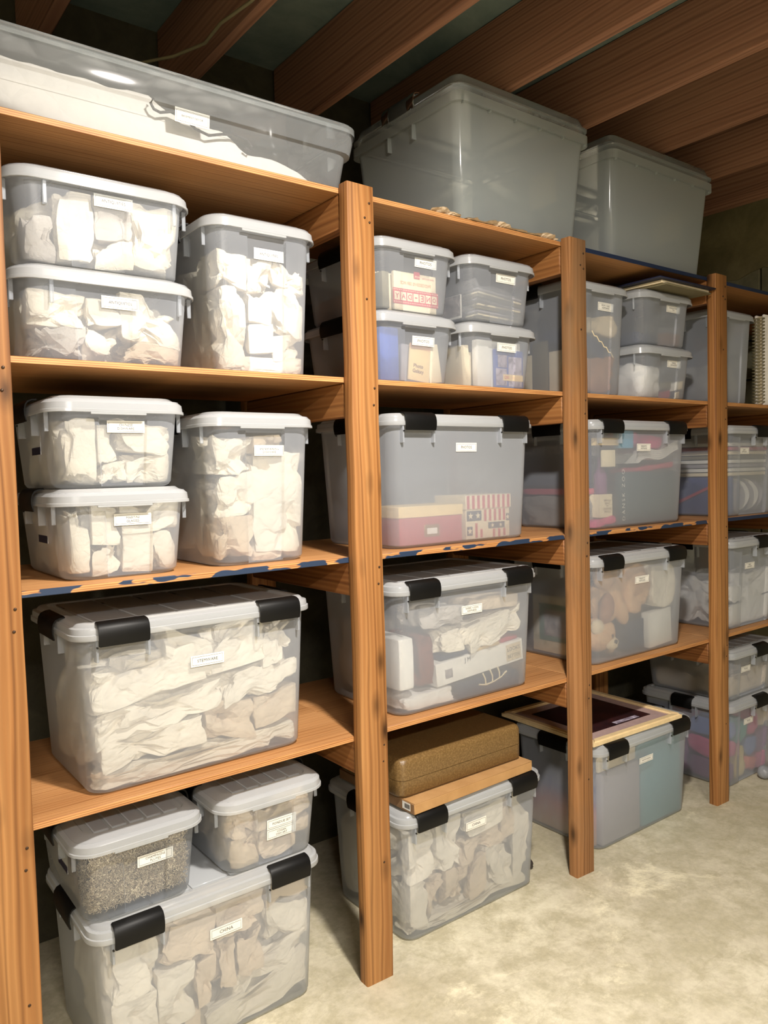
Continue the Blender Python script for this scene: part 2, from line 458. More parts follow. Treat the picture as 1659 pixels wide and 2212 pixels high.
# concrete blocks of the right wall: each a part of its own where it can show
bh, bw = .195, .40
blk = {}
for r_ in range(0, 13):
    z0 = .005 + r_ * (bh + .01)
    for k in range(6):
        y1 = YB - .005 - k * (bw + .01) + (0 if r_ % 2 else .20)
        y0 = y1 - bw; y1 = min(y1, YB - .003)
        if y0 < YF: continue
        key = round(y1 - y0, 3)
        if key not in blk:
            bm = bmesh.new(); add_box(bm, -.012, .012, 0, y1 - y0, 0, bh, .004, 1)
            o = bm_obj('block', bm, M['block'], wr, 40); blk[key] = o.data
        else:
            o = bpy.data.objects.new('block', blk[key]); C.objects.link(o); o.parent = wr
        o.location = (XR - wr.location.x - .004 + rnd.uniform(-.0015, .0015), y0 - wr.location.y, z0)
# olive-toned band with a wavy lower edge along the top of the right wall
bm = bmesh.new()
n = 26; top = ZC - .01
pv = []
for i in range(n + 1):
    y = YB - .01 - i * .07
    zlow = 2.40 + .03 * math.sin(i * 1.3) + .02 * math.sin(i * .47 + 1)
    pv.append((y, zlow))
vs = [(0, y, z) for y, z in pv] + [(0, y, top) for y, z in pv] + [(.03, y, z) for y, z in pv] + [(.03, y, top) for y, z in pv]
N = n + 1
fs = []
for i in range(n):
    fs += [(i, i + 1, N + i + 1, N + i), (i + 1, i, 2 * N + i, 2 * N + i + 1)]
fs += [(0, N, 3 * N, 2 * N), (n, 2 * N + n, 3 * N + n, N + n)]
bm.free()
o = mesh_obj('parging', vs, fs, M['wall_band'], wr); o.location = (XR - .022 - wr.location.x, -wr.location.y, 0)

# joists run front to back under the subfloor
jm = None
jx = [-3.49, -3.065, -2.64, -2.215, -1.79, -1.365, -.94, -.515, -.09, .335, .76, 1.185, 1.61, 2.035, 2.46]
for x in jx:
    if jm is None:
        bm = bmesh.new(); add_box(bm, -.038, 0, YF + .01, YB - .01, 0, .235, .003, 1)
        o = bm_obj('joist', bm, M['joist'], ceil, 40); jm = o.data
    else:
        o = bpy.data.objects.new('joist', jm); C.objects.link(o); o.parent = ceil
    o.location = Vector((x, 0, 2.603)) - ceil.location

# ceiling fittings: lampholder with bulb, cable along the joists
lamp = empty('ceiling_lamp', BULB, 'round flush lamp under the joists in front of the first shelving bay', 'lamp')
lathe('lens', [(.0001, .002), (.064, .002), (.064, .006), (.0001, .006)], M['bulb'], lamp)
lathe('housing', [(.066, .0), (.074, -.002), (.080, .010), (.078, .030), (.070, .040), (.0001, .042)], M['porcelain'], lamp)
lamp = empty('shop_lamp', FILL_LOC, 'long white shop lamp under the joists behind the viewer', 'lamp')  # unseen fixture added around the fill light
box('diffuser', -.60, .60, -.08, .08, .002, .008, M['bulb'], lamp, 0)
box('housing', -.62, .62, -.09, .09, .009, .080, M['porcelain'], lamp, .006, 2)
cab = tube('electric_cable', [(-.30, .60, 2.60), (-.21, .47, 2.597), (-.165, .36, 2.598), (-.17, .25, 2.599), (-.15, .12, 2.598), (-.14, -.1, 2.599), (-.13, -.5, 2.598)], .0045, M['cable'])
tag(cab, 'thin pale cable strung under the dark joists above the long tote', 'cable')

# ---------------------------------------------------------------- shelving
S = {1: 2.150, 2: 1.656, 3: 1.175, 4: .686}
PX = [-.777, .134, 1.017, 1.906, 2.80]
PT = 2.157
rack = empty('storage_shelving', (0, 0, 0), 'lumber shelving with orange-brown posts and four plywood levels of bins', 'shelving')

def post(xr, y0, top, mat, seed, twist):
    q = random.Random(seed); w, d, bv = .089, .038, .004
    prof = []
    for cx, cy, a0 in ((-w / 2 + bv, -d / 2 + bv, 180), (w / 2 - bv, -d / 2 + bv, 270), (w / 2 - bv, d / 2 - bv, 0), (-w / 2 + bv, d / 2 - bv, 90)):
        for k in range(3):
            a = R(a0 + 45 * k); prof.append((cx + bv * math.cos(a), cy + bv * math.sin(a)))
    vs, fs = [], []; ns = 14; n = len(prof)
    for i in range(ns + 1):
        z = top * i / ns; tw = R(twist) * (i / ns - .5)
        ox, oy = q.uniform(-.0012, .0012), q.uniform(-.0008, .0008)
        s_ = 1 if 0 < i < ns else .985
        for x, y in prof:
            vs.append(((x * math.cos(tw) - y * math.sin(tw)) * s_ + ox, (x * math.sin(tw) + y * math.cos(tw)) * s_ + oy, z))
    for i in range(ns):
        for k in range(n):
            fs.append((i * n + k, i * n + (k + 1) % n, (i + 1) * n + (k + 1) % n, (i + 1) * n + k))
    fs.append(tuple(range(n))[::-1]); fs.append(tuple(range(ns * n, (ns + 1) * n)))
    o = mesh_obj('post', vs, fs, mat, rack, 35)
    o.location = (xr - w / 2, y0 + d / 2, 0)
    return o

screw_me = None
def screws(p, lst):
    global screw_me
    for dx, z in lst:
        if screw_me is None:
            o = lathe('screw_head', [(.0001, .0010), (.0022, .0010), (.0032, .0002), (.0032, -.002)], M['screw'], p, 10); screw_me = o.data
        else:
            o = bpy.data.objects.new('screw_head', screw_me); C.objects.link(o); o.parent = p
        o.rotation_euler = (R(90), 0, 0); o.location = (dx, -.0195, z)

for i, x in enumerate(PX):
    p = post(x, 0, PT if i else 2.6, M['post_grey'] if i == 2 else M['post'], i, (0, 4, 5, 3, 2)[i])
    sl = [(.028, PT - .045), (.012, PT - .085), (.028, PT - .095)]
    for s_ in (2, 3, 4): sl += [(.030, S[s_] - .03), (.026, S[s_] - .075)]
    sl += [(.012, 1.86), (.02, .33)]
    screws(p, sl)
    b = post(x, .60, PT if i else 2.6, M['post'], i + 20, 1)

def board(x0, x1, z, s_):
    th = .015
    em = {3: M['edge_blue']}.get(s_, M['edge'])
    if s_ == 1 and x0 > .9: em = M['edge_blue2']
    if s_ == 3 and x0 > 1.8: em = M['edge_blue2']
    bm = bmesh.new(); add_box(bm, 0, x1 - x0, 0, .56, -th, 0, .0012, 1)
    for f in bm.faces:
        if f.normal.y < -.9 or abs(f.calc_center_median().y) < .0013: f.material_index = 1
    bm.normal_update()
    o = bm_obj('shelf_board', bm, None, rack, 40, [M['ply'], em])
    o.location = (x0, .0385, z)
    for pl in o.data.polygons:
        pl.material_index = 1 if pl.normal.y < -.6 else 0
    return o
for s_, z in S.items():
    for k in range(4):
        x0 = PX[k] - .0445 if k else PX[0] - .089
        x1 = PX[k + 1] - .0455
        board(x0, x1, z, s_)
cl_me = None
for i, x in enumerate(PX):
    for s_, z in S.items():
        if cl_me is None:
            bm = bmesh.new(); add_box(bm, 0, .038, 0, .555, -.089, 0, .003, 1)
            o = bm_obj('crosspiece', bm, M['cleat'], rack, 40); cl_me = o.data
        else:
            o = bpy.data.objects.new('crosspiece', cl_me); C.objects.link(o); o.parent = rack
        o.location = (x - .087, .041, z - .0155)

# ---------------------------------------------------------------- bins
def ring(w, d, r_, z, n=5, front=None, yoff=0):
    """rounded rectangle, counter-clockwise from the front-left corner; front = [(fraction, dy)]"""
    pts = []
    for cx, cy, a0 in ((w / 2 - r_, -d / 2 + r_, 270), (w / 2 - r_, d / 2 - r_, 0), (-w / 2 + r_, d / 2 - r_, 90), (-w / 2 + r_, -d / 2 + r_, 180)):
        for k in range(n + 1):
            a = R(a0 + 90 * k / n); pts.append((cx + r_ * math.cos(a), cy + r_ * math.sin(a), z))
    # front edge break points, from left to right, are inserted after the last corner
    if front:
        for fx, dy in front: pts.append((-w / 2 + fx * w, -d / 2 + dy, z))
    return pts

def loft(rings, cap0=True, cap1=False):
    vs, fs = [], []; n = len(rings[0])
    for r_ in rings: vs += r_
    for i in range(len(rings) - 1):
        for k in range(n):
            fs.append((i * n + k, i * n + (k + 1) % n, (i + 1) * n + (k + 1) % n, (i + 1) * n + k))
    if cap0: fs.append(tuple(range(n))[::-1])
    if cap1: fs.append(tuple(range((len(rings) - 1) * n, len(rings) * n)))
    return vs, fs

class Bin:
    """kinds: latched (two black front latches), narrow (side latches, front panel), wide (short-side latches),
    centre (one front latch, corner columns), clear (big clear bin), tote (long flat tote)"""
    def __init__(s, kind, cx, yf, z0, w, d, h, label, inset=.030, mat='tub', latch=True, group=None):
        s.kind, s.cx, s.z0, s.w, s.d, s.h, s.inset = kind, cx, z0, w, d, h, inset
        s.cy = yf + d / 2
        s.o = empty('storage_bin' if kind != 'tote' else 'storage_tote', (cx, s.cy, z0), label, 'storage bin', group)
        s.matn = mat
        s.bodyh = h - (.008 if kind != 'clear' else .062)
        s.rimw = .014                     # lid overhang past the top of the tub wall
        s.wt, s.dt = w - 2 * s.rimw, d - 2 * s.rimw
        s.wb, s.db = w - 2 * inset, d - 2 * inset
        s.build(latch)
    def half(s, z):
        k = max(0, min(1, z / s.bodyh))
        return (s.wb + (s.wt - s.wb) * k) / 2, (s.db + (s.dt - s.db) * k) / 2
    def fy(s, z):      # world y of the outer front wall at height z above the base
        return s.cy - s.half(z)[1]
    def build(s, latch):
        rc = {'latched': .040, 'narrow': .048, 'wide': .055, 'centre': .035, 'clear': .035, 'tote': .05}[s.kind]
        hb = s.bodyh
        def fr(a):
            if s.kind == 'narrow': L = [(.33, 0), (.345, .006), (.70, .006), (.715, 0)]
            elif s.kind == 'wide': L = [(.30, 0), (.31, .004), (.62, .004), (.63, 0)]
            elif s.kind == 'centre': L = [(.22, 0), (.235, .014), (.765, .014), (.78, 0)]
            else: return None
            return [(f, dy * a) for f, dy in L]
        zs = [(0, .012, 0), (.004, .004, .3), (.012, 0, 1), (hb * .5, 0, 1), (hb - .045, 0, 1), (hb - .036, 0, .15), (hb - .026, 0, 0)]
        if s.kind == 'tote': zs = [(0, .02, 0), (.006, .006, 0), (.02, 0, 0), (hb * .60, 0, 0), (hb * .60 + .004, -.010, 0), (hb - .03, -.011, 0)]
        rings = []
        for z, ins, a in zs:
            hx, hy = s.half(z)
            rings.append(ring(2 * (hx - ins), 2 * (hy - ins), rc, z, 5, fr(a)))
        hx, hy = s.half(hb)
        fl = .006 if s.kind not in ('tote', 'clear') else .012 if s.kind == 'tote' else .026
        rings.append(ring(2 * hx + fl, 2 * hy + fl, rc, hb - (.02 if s.kind != 'clear' else .030), 5, fr(0)))
        rings.append(ring(2 * hx + fl, 2 * hy + fl, rc, hb, 5, fr(0)))
        vs, fs = loft(rings)
        bm = bmesh.new()
        bv = [bm.verts.new(v) for v in vs]
        for f in fs: bm.faces.new([bv[i] for i in f])
        # moulded hinge tabs under the latches and corner ribs
        hw, hd = s.w / 2, s.d / 2
        if s.kind in ('latched', 'centre'):
            cs = [-.198 * s.w / .61, .198 * s.w / .61] if s.kind == 'latched' else [.03]
            lw = .115 if s.kind == 'latched' else .10
            for c_ in cs:
                for e in (-lw / 2 - .004, lw / 2 - .002):
                    add_box(bm, c_ + e, c_ + e + .006, -hd + .003, -hd + .022, hb - .078, hb - .024, .001, 1)
        for sx in (-1, 1):
            for e in (-.066, .060):
                xa = sorted((sx * (hw - .003), sx * (hw - .020)))
                add_box(bm, xa[0], xa[1], e, e + .006, hb - .075, hb - .024, .001, 1)
        if s.kind in ('narrow', 'wide'):
            for sx in (-1, 1):
                xa = sorted((sx * (hw - .007), sx * (hw - .016)))
                add_box(bm, xa[0], xa[1], -hd + .050, -hd + .054, hb - .070, hb - .026, .001, 1)
        if s.kind == 'wide':
            for fx in (-.30, .38):
                hx_, hy_ = s.half(hb - .05)
                add_box(bm, fx * s.w - .004, fx * s.w + .004, -hy_ - .006, -hy_ + .003, hb - .075, hb - .026, .001, 1)
        if s.kind == 'clear':
            for k in range(6):
                xx = -hw + .03 + k * (s.w - .06) / 5
                add_box(bm, xx - .002, xx + .002, -hd + .003, -hd + .014, hb - .036, hb - .004, .0005, 1)
        s.tub = bm_obj('tub', bm, M[s.matn], s.o, 38)
        s.tub['kind'] = 'part'
        del s.tub['kind']
        # lid
        lm = M['lid_clear'] if s.kind in ('clear', 'tote') else M['lid']
        rl = rc + .010; zt = s.h
        if s.kind == 'clear':
            zz = [(zt - .062, .010), (zt - .048, .008), (zt - .046, -.001), (zt - .041, -.002), (zt - .039, .006), (zt - .034, .008), (zt - .006, .020), (zt, .028), (zt, .05), (zt - .008, .055)]
        elif s.kind == 'latched' or s.kind == 'centre':
            zz = [(zt - .036, .0), (zt - .034, -.001), (zt - .024, -.0005), (zt - .023, .0025), (zt - .014, .003), (zt - .010, .004), (zt - .008, .012), (zt - .002, .016), (zt, .02), (zt, .034), (zt - .006, .038)]
        elif s.kind == 'tote':
            zz = [(zt - .022, 0), (zt - .004, 0), (zt, .004), (zt, .014), (zt - .005, .018)]
        else:
            zz = [(zt - .038, .001), (zt - .037, -.001), (zt - .031, -.0005), (zt - .030, .0015), (zt - .016, .003), (zt - .009, .010), (zt - .006, .020), (zt, .028), (zt, .038), (zt - .005, .042)]
        rings = [ring(s.w - 2 * i_, s.d - 2 * i_, max(.012, rl - i_ * .6), z, 6) for z, i_ in zz]
        vs, fs = loft(rings, False, True)
        bm = bmesh.new(); bv = [bm.verts.new(v) for v in vs]
        for f in fs: bm.faces.new([bv[i] for i in f])
        if s.kind in ('latched', 'narrow', 'wide', 'centre'):
            nx = 5
            pw = (s.w - .11) / nx
            for k in range(nx):
                xa = -s.w / 2 + .055 + k * pw + .003
                add_box(bm, xa, xa + pw - .006, -s.d / 2 + .052, s.d / 2 - .052, zt - .008, zt - .001, .002, 1)
        if s.kind == 'narrow':
            add_box(bm, -.070, .055, -s.d / 2 - .0005, -s.d / 2 + .004, zt - .0425, zt - .036, .001, 1)
        s.lid = bm_obj('lid', bm, lm, s.o, 38)
        if not latch: return
        # latches
        fr_, sd_ = [], []
        if s.kind == 'latched':
            fr_ = [-.198 * s.w / .61, .198 * s.w / .61]; sd_ = [-.005]
        elif s.kind == 'centre': fr_ = [.03]; sd_ = [0]
        elif s.kind in ('narrow', 'wide'): sd_ = [0]
        lw = {'latched': .115, 'centre': .10, 'narrow': .125, 'wide': .11}.get(s.kind, .12)
        if s.kind == 'clear':
            for sx in (-1,):
                for y in (-.07, .06):
                    s.latch(sx, y, .035, M['lid_clear'])
            s.latch(-1, -.005, .09, M['cable_grey'])
            return
        for x in fr_: s.latch(0, x, lw, M['black'])
        for y in sd_:
            s.latch(-1, y, lw + (.02 if s.kind == 'latched' else 0), M['black'])
            s.latch(1, y, lw + (.02 if s.kind == 'latched' else 0), M['black'])
    def latch(s, side, c_, lw, mat):
        zt = s.h
        pr = [(-.021, zt + .001), (-.019, zt + .004), (-.008, zt + .003), (.002, zt - .001), (.008, zt - .010), (.0105, zt - .022), (.0105, zt - .034), (.007, zt - .050), (.0045, zt - .050),
              (.0072, zt - .034), (.0072, zt - .022), (.0050, zt - .011), (0.0, zt - .0045), (-.008, zt - .0005), (-.017, zt + .0005)]
        n = len(pr); vs, fs = [], []
        ks = [(-lw / 2, .93), (-lw / 2 + .003, 1), (lw / 2 - .003, 1), (lw / 2, .93)]
        cz = zt - .022
        for a, sc__ in ks:
            for o_, z in pr: vs.append((a, -o_ * sc__, cz + (z - cz) * (sc__ if sc__ < 1 else 1)))
        for i in range(3):
            for k in range(n): fs.append((i * n + k, (i + 1) * n + k, (i + 1) * n + (k + 1) % n, i * n + (k + 1) % n))
        fs.append(tuple(range(n))); fs.append(tuple(range(3 * n, 4 * n))[::-1])
        o = mesh_obj('latch', vs, fs, mat, s.o, 50)
        if side == 0: o.location = (c_, -s.d / 2, 0)
        else:
            o.location = (side * s.w / 2, c_, 0); o.rotation_euler.z = R(-90) if side < 0 else R(90)
        if mat is M['black']:
            for e in (-lw / 2 - .0015,):
                bm = bmesh.new(); bmesh.ops.create_cone(bm, cap_ends=True, segments=8, radius1=.0022, radius2=.0022, depth=.004)
                p = bm_obj('pin', bm, M['pin'], o, 60); p.rotation_euler.x = R(90); p.location = (e, .001, zt - .052)
        return o
    def name(s, lines, cx, cz, w=.086, h=.027):
        """name sticker on the front wall, centred at world x cx and world z cz"""
        z = cz - s.z0
        y = s.fy(z)
        tilt = math.atan2((s.dt - s.db) / 2, s.bodyh)
        off = .006 if (s.kind == 'narrow') else (.004 if s.kind == 'wide' else (.0145 if s.kind == 'centre' else 0))
        bm = bmesh.new(); add_box(bm, -w / 2, w / 2, -.0005, 0, -h / 2, h / 2)
        o = bm_obj('name_sticker', bm, M['sticker'], s.o)
        o.location = (cx - s.cx, y + off - .0016 - s.cy, z); o.rotation_euler.x = tilt
        t_ = text_mesh('lettering', lines, M['ink'], o, w * .62, h * (.30 if len(lines) == 1 else .50)); t_.location.y = -.0008
        b = .0036; lt = .0004; bm = bmesh.new()
        for x0, x1, z0, z1 in ((-w / 2 + b, w / 2 - b, h / 2 - b - lt, h / 2 - b), (-w / 2 + b, w / 2 - b, -h / 2 + b, -h / 2 + b + lt), (-w / 2 + b, -w / 2 + b + lt, -h / 2 + b, h / 2 - b), (w / 2 - b - lt, w / 2 - b, -h / 2 + b, h / 2 - b)):
            add_box(bm, x0, x1, -.0009, -.0005, z0, z1)
        bm_obj('printed_border', bm, M['ink'], o)
        return o
    # positions inside, from fractions: u left-right, w front-back, v bottom-top
    def pt(s, u, w_, v):
        z = .006 + v * (s.bodyh - (.045 if s.h > .3 else .030)); hx, hy = s.half(z); hx -= .010; hy -= .010
        return Vector((s.cx - hx + 2 * hx * u, s.cy - hy + 2 * hy * w_, s.z0 + z))

M['cable_grey'] = plain('grey_clip_plastic', srgb(74, 78, 80), .5)

# ---------------------------------------------------------------- crumpled contents
_ico = {}
def ico(sub):
    if sub not in _ico:
        bm = bmesh.new(); bmesh.ops.create_icosphere(bm, subdivisions=sub, radius=1)
        bm.verts.ensure_lookup_table()
        _ico[sub] = (np.array([v.co[:] for v in bm.verts]), [tuple(v.index for v in f.verts) for f in bm.faces]); bm.free()
    return _ico[sub]

def lump(name, cen, dims, mat, seed, tilt=0, amp=.010, freq=(9, 26), boxy=.60, sub=4, clampbin=None, nfold=9, smooth=None, yaw=0, fold=1.0, parent=None, cell=None):
    """a crumpled bundle: a boxy blob folded along many random creases, kept inside its bin"""
    q = np.random.RandomState(seed)
    v0, fs = ico(sub)
    v = np.sign(v0) * np.abs(v0) ** boxy
    v = v / np.maximum(1e-6, np.abs(v).max(1, keepdims=True)) * (np.linalg.norm(v0, axis=1, keepdims=True) * (1 - .25 * (1 - np.abs(v0).max(1, keepdims=True))))
    p = v * np.array(dims) / 2
    nrm = v0 / np.linalg.norm(v0, axis=1, keepdims=True)
    disp = np.zeros(len(p))
    for k in range(nfold):
        big = k < nfold // 2 + 1
        d = q.normal(size=3); d /= np.linalg.norm(d)
        f = q.uniform(freq[0] * .5, freq[0] * 1.1) if big else q.uniform(freq[0] * 1.2, freq[1]); ph = q.uniform(0, 1)
        t_ = (p @ d) * f + ph + .25 * np.sin(p @ q.normal(size=3) * 22)
        tri = np.abs((t_ % 1) - .5) * 2
        disp += (tri - .5) * amp * fold * (9 / f) ** .5
    p = p + nrm * disp[:, None]
    p += q.normal(size=p.shape) * amp * .06
    if cell is not None and name in ('paper_bundle', 'folded_cloth'):
        L_ = np.array(dims); long_ = int(np.argmax(L_[[0, 2]])) * 2; oth = 2 - long_
        t_ = p[:, long_] / (L_[long_] / 2)
        a1, a2, ph = q.uniform(.05, .22), q.uniform(.05, .22), q.uniform(0, 6)
        sq = 1 - a1 * np.clip(t_, 0, 1) ** 3 - a2 * np.clip(-t_, 0, 1) ** 3 + .05 * np.sin(t_ * 3.1 + ph) + .03 * np.sin(t_ * 7 + ph * 2)
        p[:, oth] *= sq; p[:, oth] += L_[oth] * .06 * np.sin(t_ * 2.2 + ph)
    if cell is not None:      # lean by shearing, so bundles that share a lean stay clear of one another
        hx0, hz0 = cell[0] / 2 - .001, cell[2] / 2 - .001
        soft = lambda v, h: np.where(np.abs(v) > h * .90, np.sign(v) * (h * .90 + (h * .13) * np.tanh((np.abs(v) - h * .90) / (h * .13 + .010))), v)
        p[:, 0] = soft(p[:, 0], hx0); p[:, 2] = soft(p[:, 2], hz0); p[:, 1] = soft(p[:, 1], cell[1] / 2)
        p[:, 2] += p[:, 0] * math.tan(R(tilt)) * .8
    else:
        ct, st_ = math.cos(R(tilt)), math.sin(R(tilt))
        x, z = p[:, 0] * ct - p[:, 2] * st_, p[:, 0] * st_ + p[:, 2] * ct
        p = np.stack([x, p[:, 1], z], 1)
    if yaw:
        cy_, sy_ = math.cos(R(yaw)), math.sin(R(yaw))
        p = np.stack([p[:, 0] * cy_ - p[:, 1] * sy_, p[:, 0] * sy_ + p[:, 1] * cy_, p[:, 2]], 1)
    p += np.array(cen)
    if clampbin is not None:
        b = clampbin; zr = np.clip(p[:, 2] - b.z0, .006, b.bodyh - .03); p[:, 2] = zr + b.z0
        k = np.clip(zr / b.bodyh, 0, 1)
        jit = q.uniform(0, .0015, len(p))
        hx = (b.wb + (b.wt - b.wb) * k) / 2 - .006 - jit; hy = (b.db + (b.dt - b.db) * k) / 2 - (.010 if b.kind in ('narrow', 'wide') else .020 if b.kind == 'centre' else .006) - jit
        # shrink towards the bottom rounding
        edge = np.clip(1 - zr / .02, 0, 1) * .010
        hx -= edge; hy -= edge
        # rounded corners
        rc = .035
        lx, ly = p[:, 0] - b.cx, p[:, 1] - b.cy
        lx = np.clip(lx, -hx, hx); ly = np.clip(ly, -hy, hy)
        ex, ey = np.abs(lx) - (hx - rc), np.abs(ly) - (hy - rc)
        m_ = (ex > 0) & (ey > 0); L = np.sqrt(ex ** 2 + ey ** 2)
        s_ = np.where(m_ & (L > rc), rc / np.maximum(L, 1e-6), 1)
        lx = np.where(m_, np.sign(lx) * ((hx - rc) + ex * s_), lx); ly = np.where(m_, np.sign(ly) * ((hy - rc) + ey * s_), ly)
        p[:, 0], p[:, 1] = lx + b.cx, ly + b.cy
    base = np.array([p[:, 0].mean(), p[:, 1].mean(), p[:, 2].min()])
    me = bpy.data.meshes.new(name)
    me.vertices.add(len(p)); me.vertices.foreach_set('co', (p - base).ravel())
    me.loops.add(len(fs) * 3); me.polygons.add(len(fs))
    me.loops.foreach_set('vertex_index', np.array(fs).ravel())
    me.polygons.foreach_set('loop_start', np.arange(len(fs)) * 3)
    me.materials.append(mat); me.update(calc_edges=True)
    if smooth: me.polygons.foreach_set('use_smooth', [True] * len(fs)); me.update()
    if smooth and smooth < 179: me.set_sharp_from_angle(angle=R(smooth))
    o = bpy.data.objects.new(name, me); C.objects.link(o)
    o.location = base
    if parent is not None: o.parent = parent
    return o

seed_ = [100]
_used = set()
def uniq(lab, extra):
    for x in [''] + extra:
        l_ = lab + x
        if l_ not in _used:
            _used.add(l_); return l_
    return l_
TONE = {'paper': 'white', 'paper_tan': 'tan', 'paper_grey': 'pale grey', 'cloth_white': 'white'}
def fill(b, cells, where, group, name='paper_bundle', cat='paper bundle', back=2, amp=.024, w0=0.0, w1=.34, smooth=16, mat='paper', fold=1.0):
    """cells: (u0,u1,v0,v1,tilt,material) seen from the front; a back row of larger bundles fills the rear"""
    what = {'paper_bundle': 'paper bundle', 'folded_cloth': 'folded cloth'}[name]
    for c_ in cells:
        u0, u1, v0, v1, tl, mt = c_[:6]
        a, e = b.pt(u0, w0, v0), b.pt(u1, w1, v1); seed_[0] += 1
        cen = (a + e) / 2; kx = 1.05 if b.kind == 'latched' else 1.10
        dm = (abs(e.x - a.x) * (kx + .02), abs(e.y - a.y) * 1.08, abs(e.z - a.z) * (kx + .02))
        o = lump(name, cen, dm, M[mt], seed_[0], tl, amp, boxy=.66, nfold=12, clampbin=b, smooth=smooth, fold=fold, cell=(abs(e.x - a.x) * kx, abs(e.y - a.y), abs(e.z - a.z) * kx))
        u, v = (u0 + u1) / 2, (v0 + v1) / 2
        hz = 'far left' if u < .2 else 'left' if u < .4 else 'middle' if u < .6 else 'right' if u < .8 else 'far right'
        vz = 'bottom' if v < .15 else 'lower' if v < .38 else 'mid-height' if v < .62 else 'upper' if v < .85 else 'topmost'
        sh = 'wide ' if (u1 - u0) > .55 else 'narrow ' if (v1 - v0) > 1.6 * (u1 - u0) and u1 - u0 < .2 else ''
        tag(o, uniq('%s%s %s, %s %s in the %s' % (sh, TONE[mt], what, vz, hz, where), [', smaller', ', tilted']), cat, group)
    top = max(c_[3] for c_ in cells)
    for k in range(back):
        u0, u1 = k / back + .01, (k + 1) / back - .01
        a, e = b.pt(u0, w1 - .05, 0), b.pt(u1, 1, top * rnd.uniform(.90, 1)); seed_[0] += 1
        o = lump(name, (a + e) / 2, (e.x - a.x, e.y - a.y, e.z - a.z), M[mat], seed_[0], 0, amp, clampbin=b, smooth=smooth, cell=tuple(e - a))
        tag(o, uniq('large %s %s at the back%s in the %s' % (TONE[mat], what, (' left', ' right')[k] if back == 2 else '', where), []), cat, group)

def item(name, b, u0, u1, w0, w1, v0, v1, mat, label, cat, tilt=0, yaw=0, bev=.002, group=None, lean=0):
    a, e = b.pt(u0, w0, v0), b.pt(u1, w1, v0)
    h = b.pt(0, 0, v1).z - a.z; e.z = a.z + h
    o = box(name, a.x, e.x, a.y, e.y, a.z, e.z, M[mat] if isinstance(mat, str) else mat, None, bev, 2)
    o.rotation_euler = (R(lean), R(-tilt), R(yaw))
    return tag(o, label, cat, group)

# ================================================================ bins and what is in them
KW, KD, KH = .612, .43, .395     # large latched bin
# ---- floor level, first bay
E1 = Bin('latched', -.355, .052, 0, KW, KD, KH, 'large clear china bin on the floor carrying two small bins on its lid')
E1.name(['CHINA'], -.332, .278)
G_ = 'paper wrapped china in the floor bin of the first bay'
fill(E1, [(.02, .24, .55, .93, 4, 'paper'), (.25, .50, .64, .93, -10, 'paper_tan'), (.51, .74, .70, .97, 6, 'paper_tan'), (.76, .98, .48, .80, -8, 'paper'), (.76, .98, .82, .98, 5, 'paper_tan'),
          (.02, .22, .12, .53, -6, 'paper'), (.23, .40, .20, .62, 8, 'paper'), (.41, .50, .28, .60, 14, 'paper_tan'), (.51, .60, .30, .68, 12, 'paper_tan'), (.61, .74, .34, .66, 16, 'paper_tan'),
          (.24, .33, .02, .18, 12, 'paper_tan'), (.34, .42, .04, .24, 14, 'paper_tan'), (.02, .22, .0, .11, 0, 'paper'), (.44, .98, .0, .26, 16, 'paper'), (.60, .98, .27, .46, 20, 'paper')],
     'china bin under the champagne flutes', G_)
E2 = Bin('narrow', -.530, .055, .3955, .315, .42, .207, 'small clear bin of shredded filler, left one on the floor-level china bin', mat='tub_thin')
E2.name(['CHAMPAGNE', 'FLUTES'], -.499, .512)
E3 = Bin('narrow', -.188, .050, .3955, .315, .42, .207, 'small clear bin with two name stickers, right one on the china bin')
E3.name(['FONDUE SET'], -.163, .500, h=.026)
E3.name(['LOGAN', 'DISH ART'], -.163, .4725, h=.026)
fill(E3, [(.02, .34, .50, .90, -6, 'paper_tan'), (.36, .98, .58, .93, 8, 'paper_tan'), (.02, .34, .02, .48, 4, 'paper_tan'), (.36, .97, .04, .52, 6, 'paper_tan')],
     'two-sticker small bin', 'tan bundles in the two-sticker bin', mat='paper_tan')
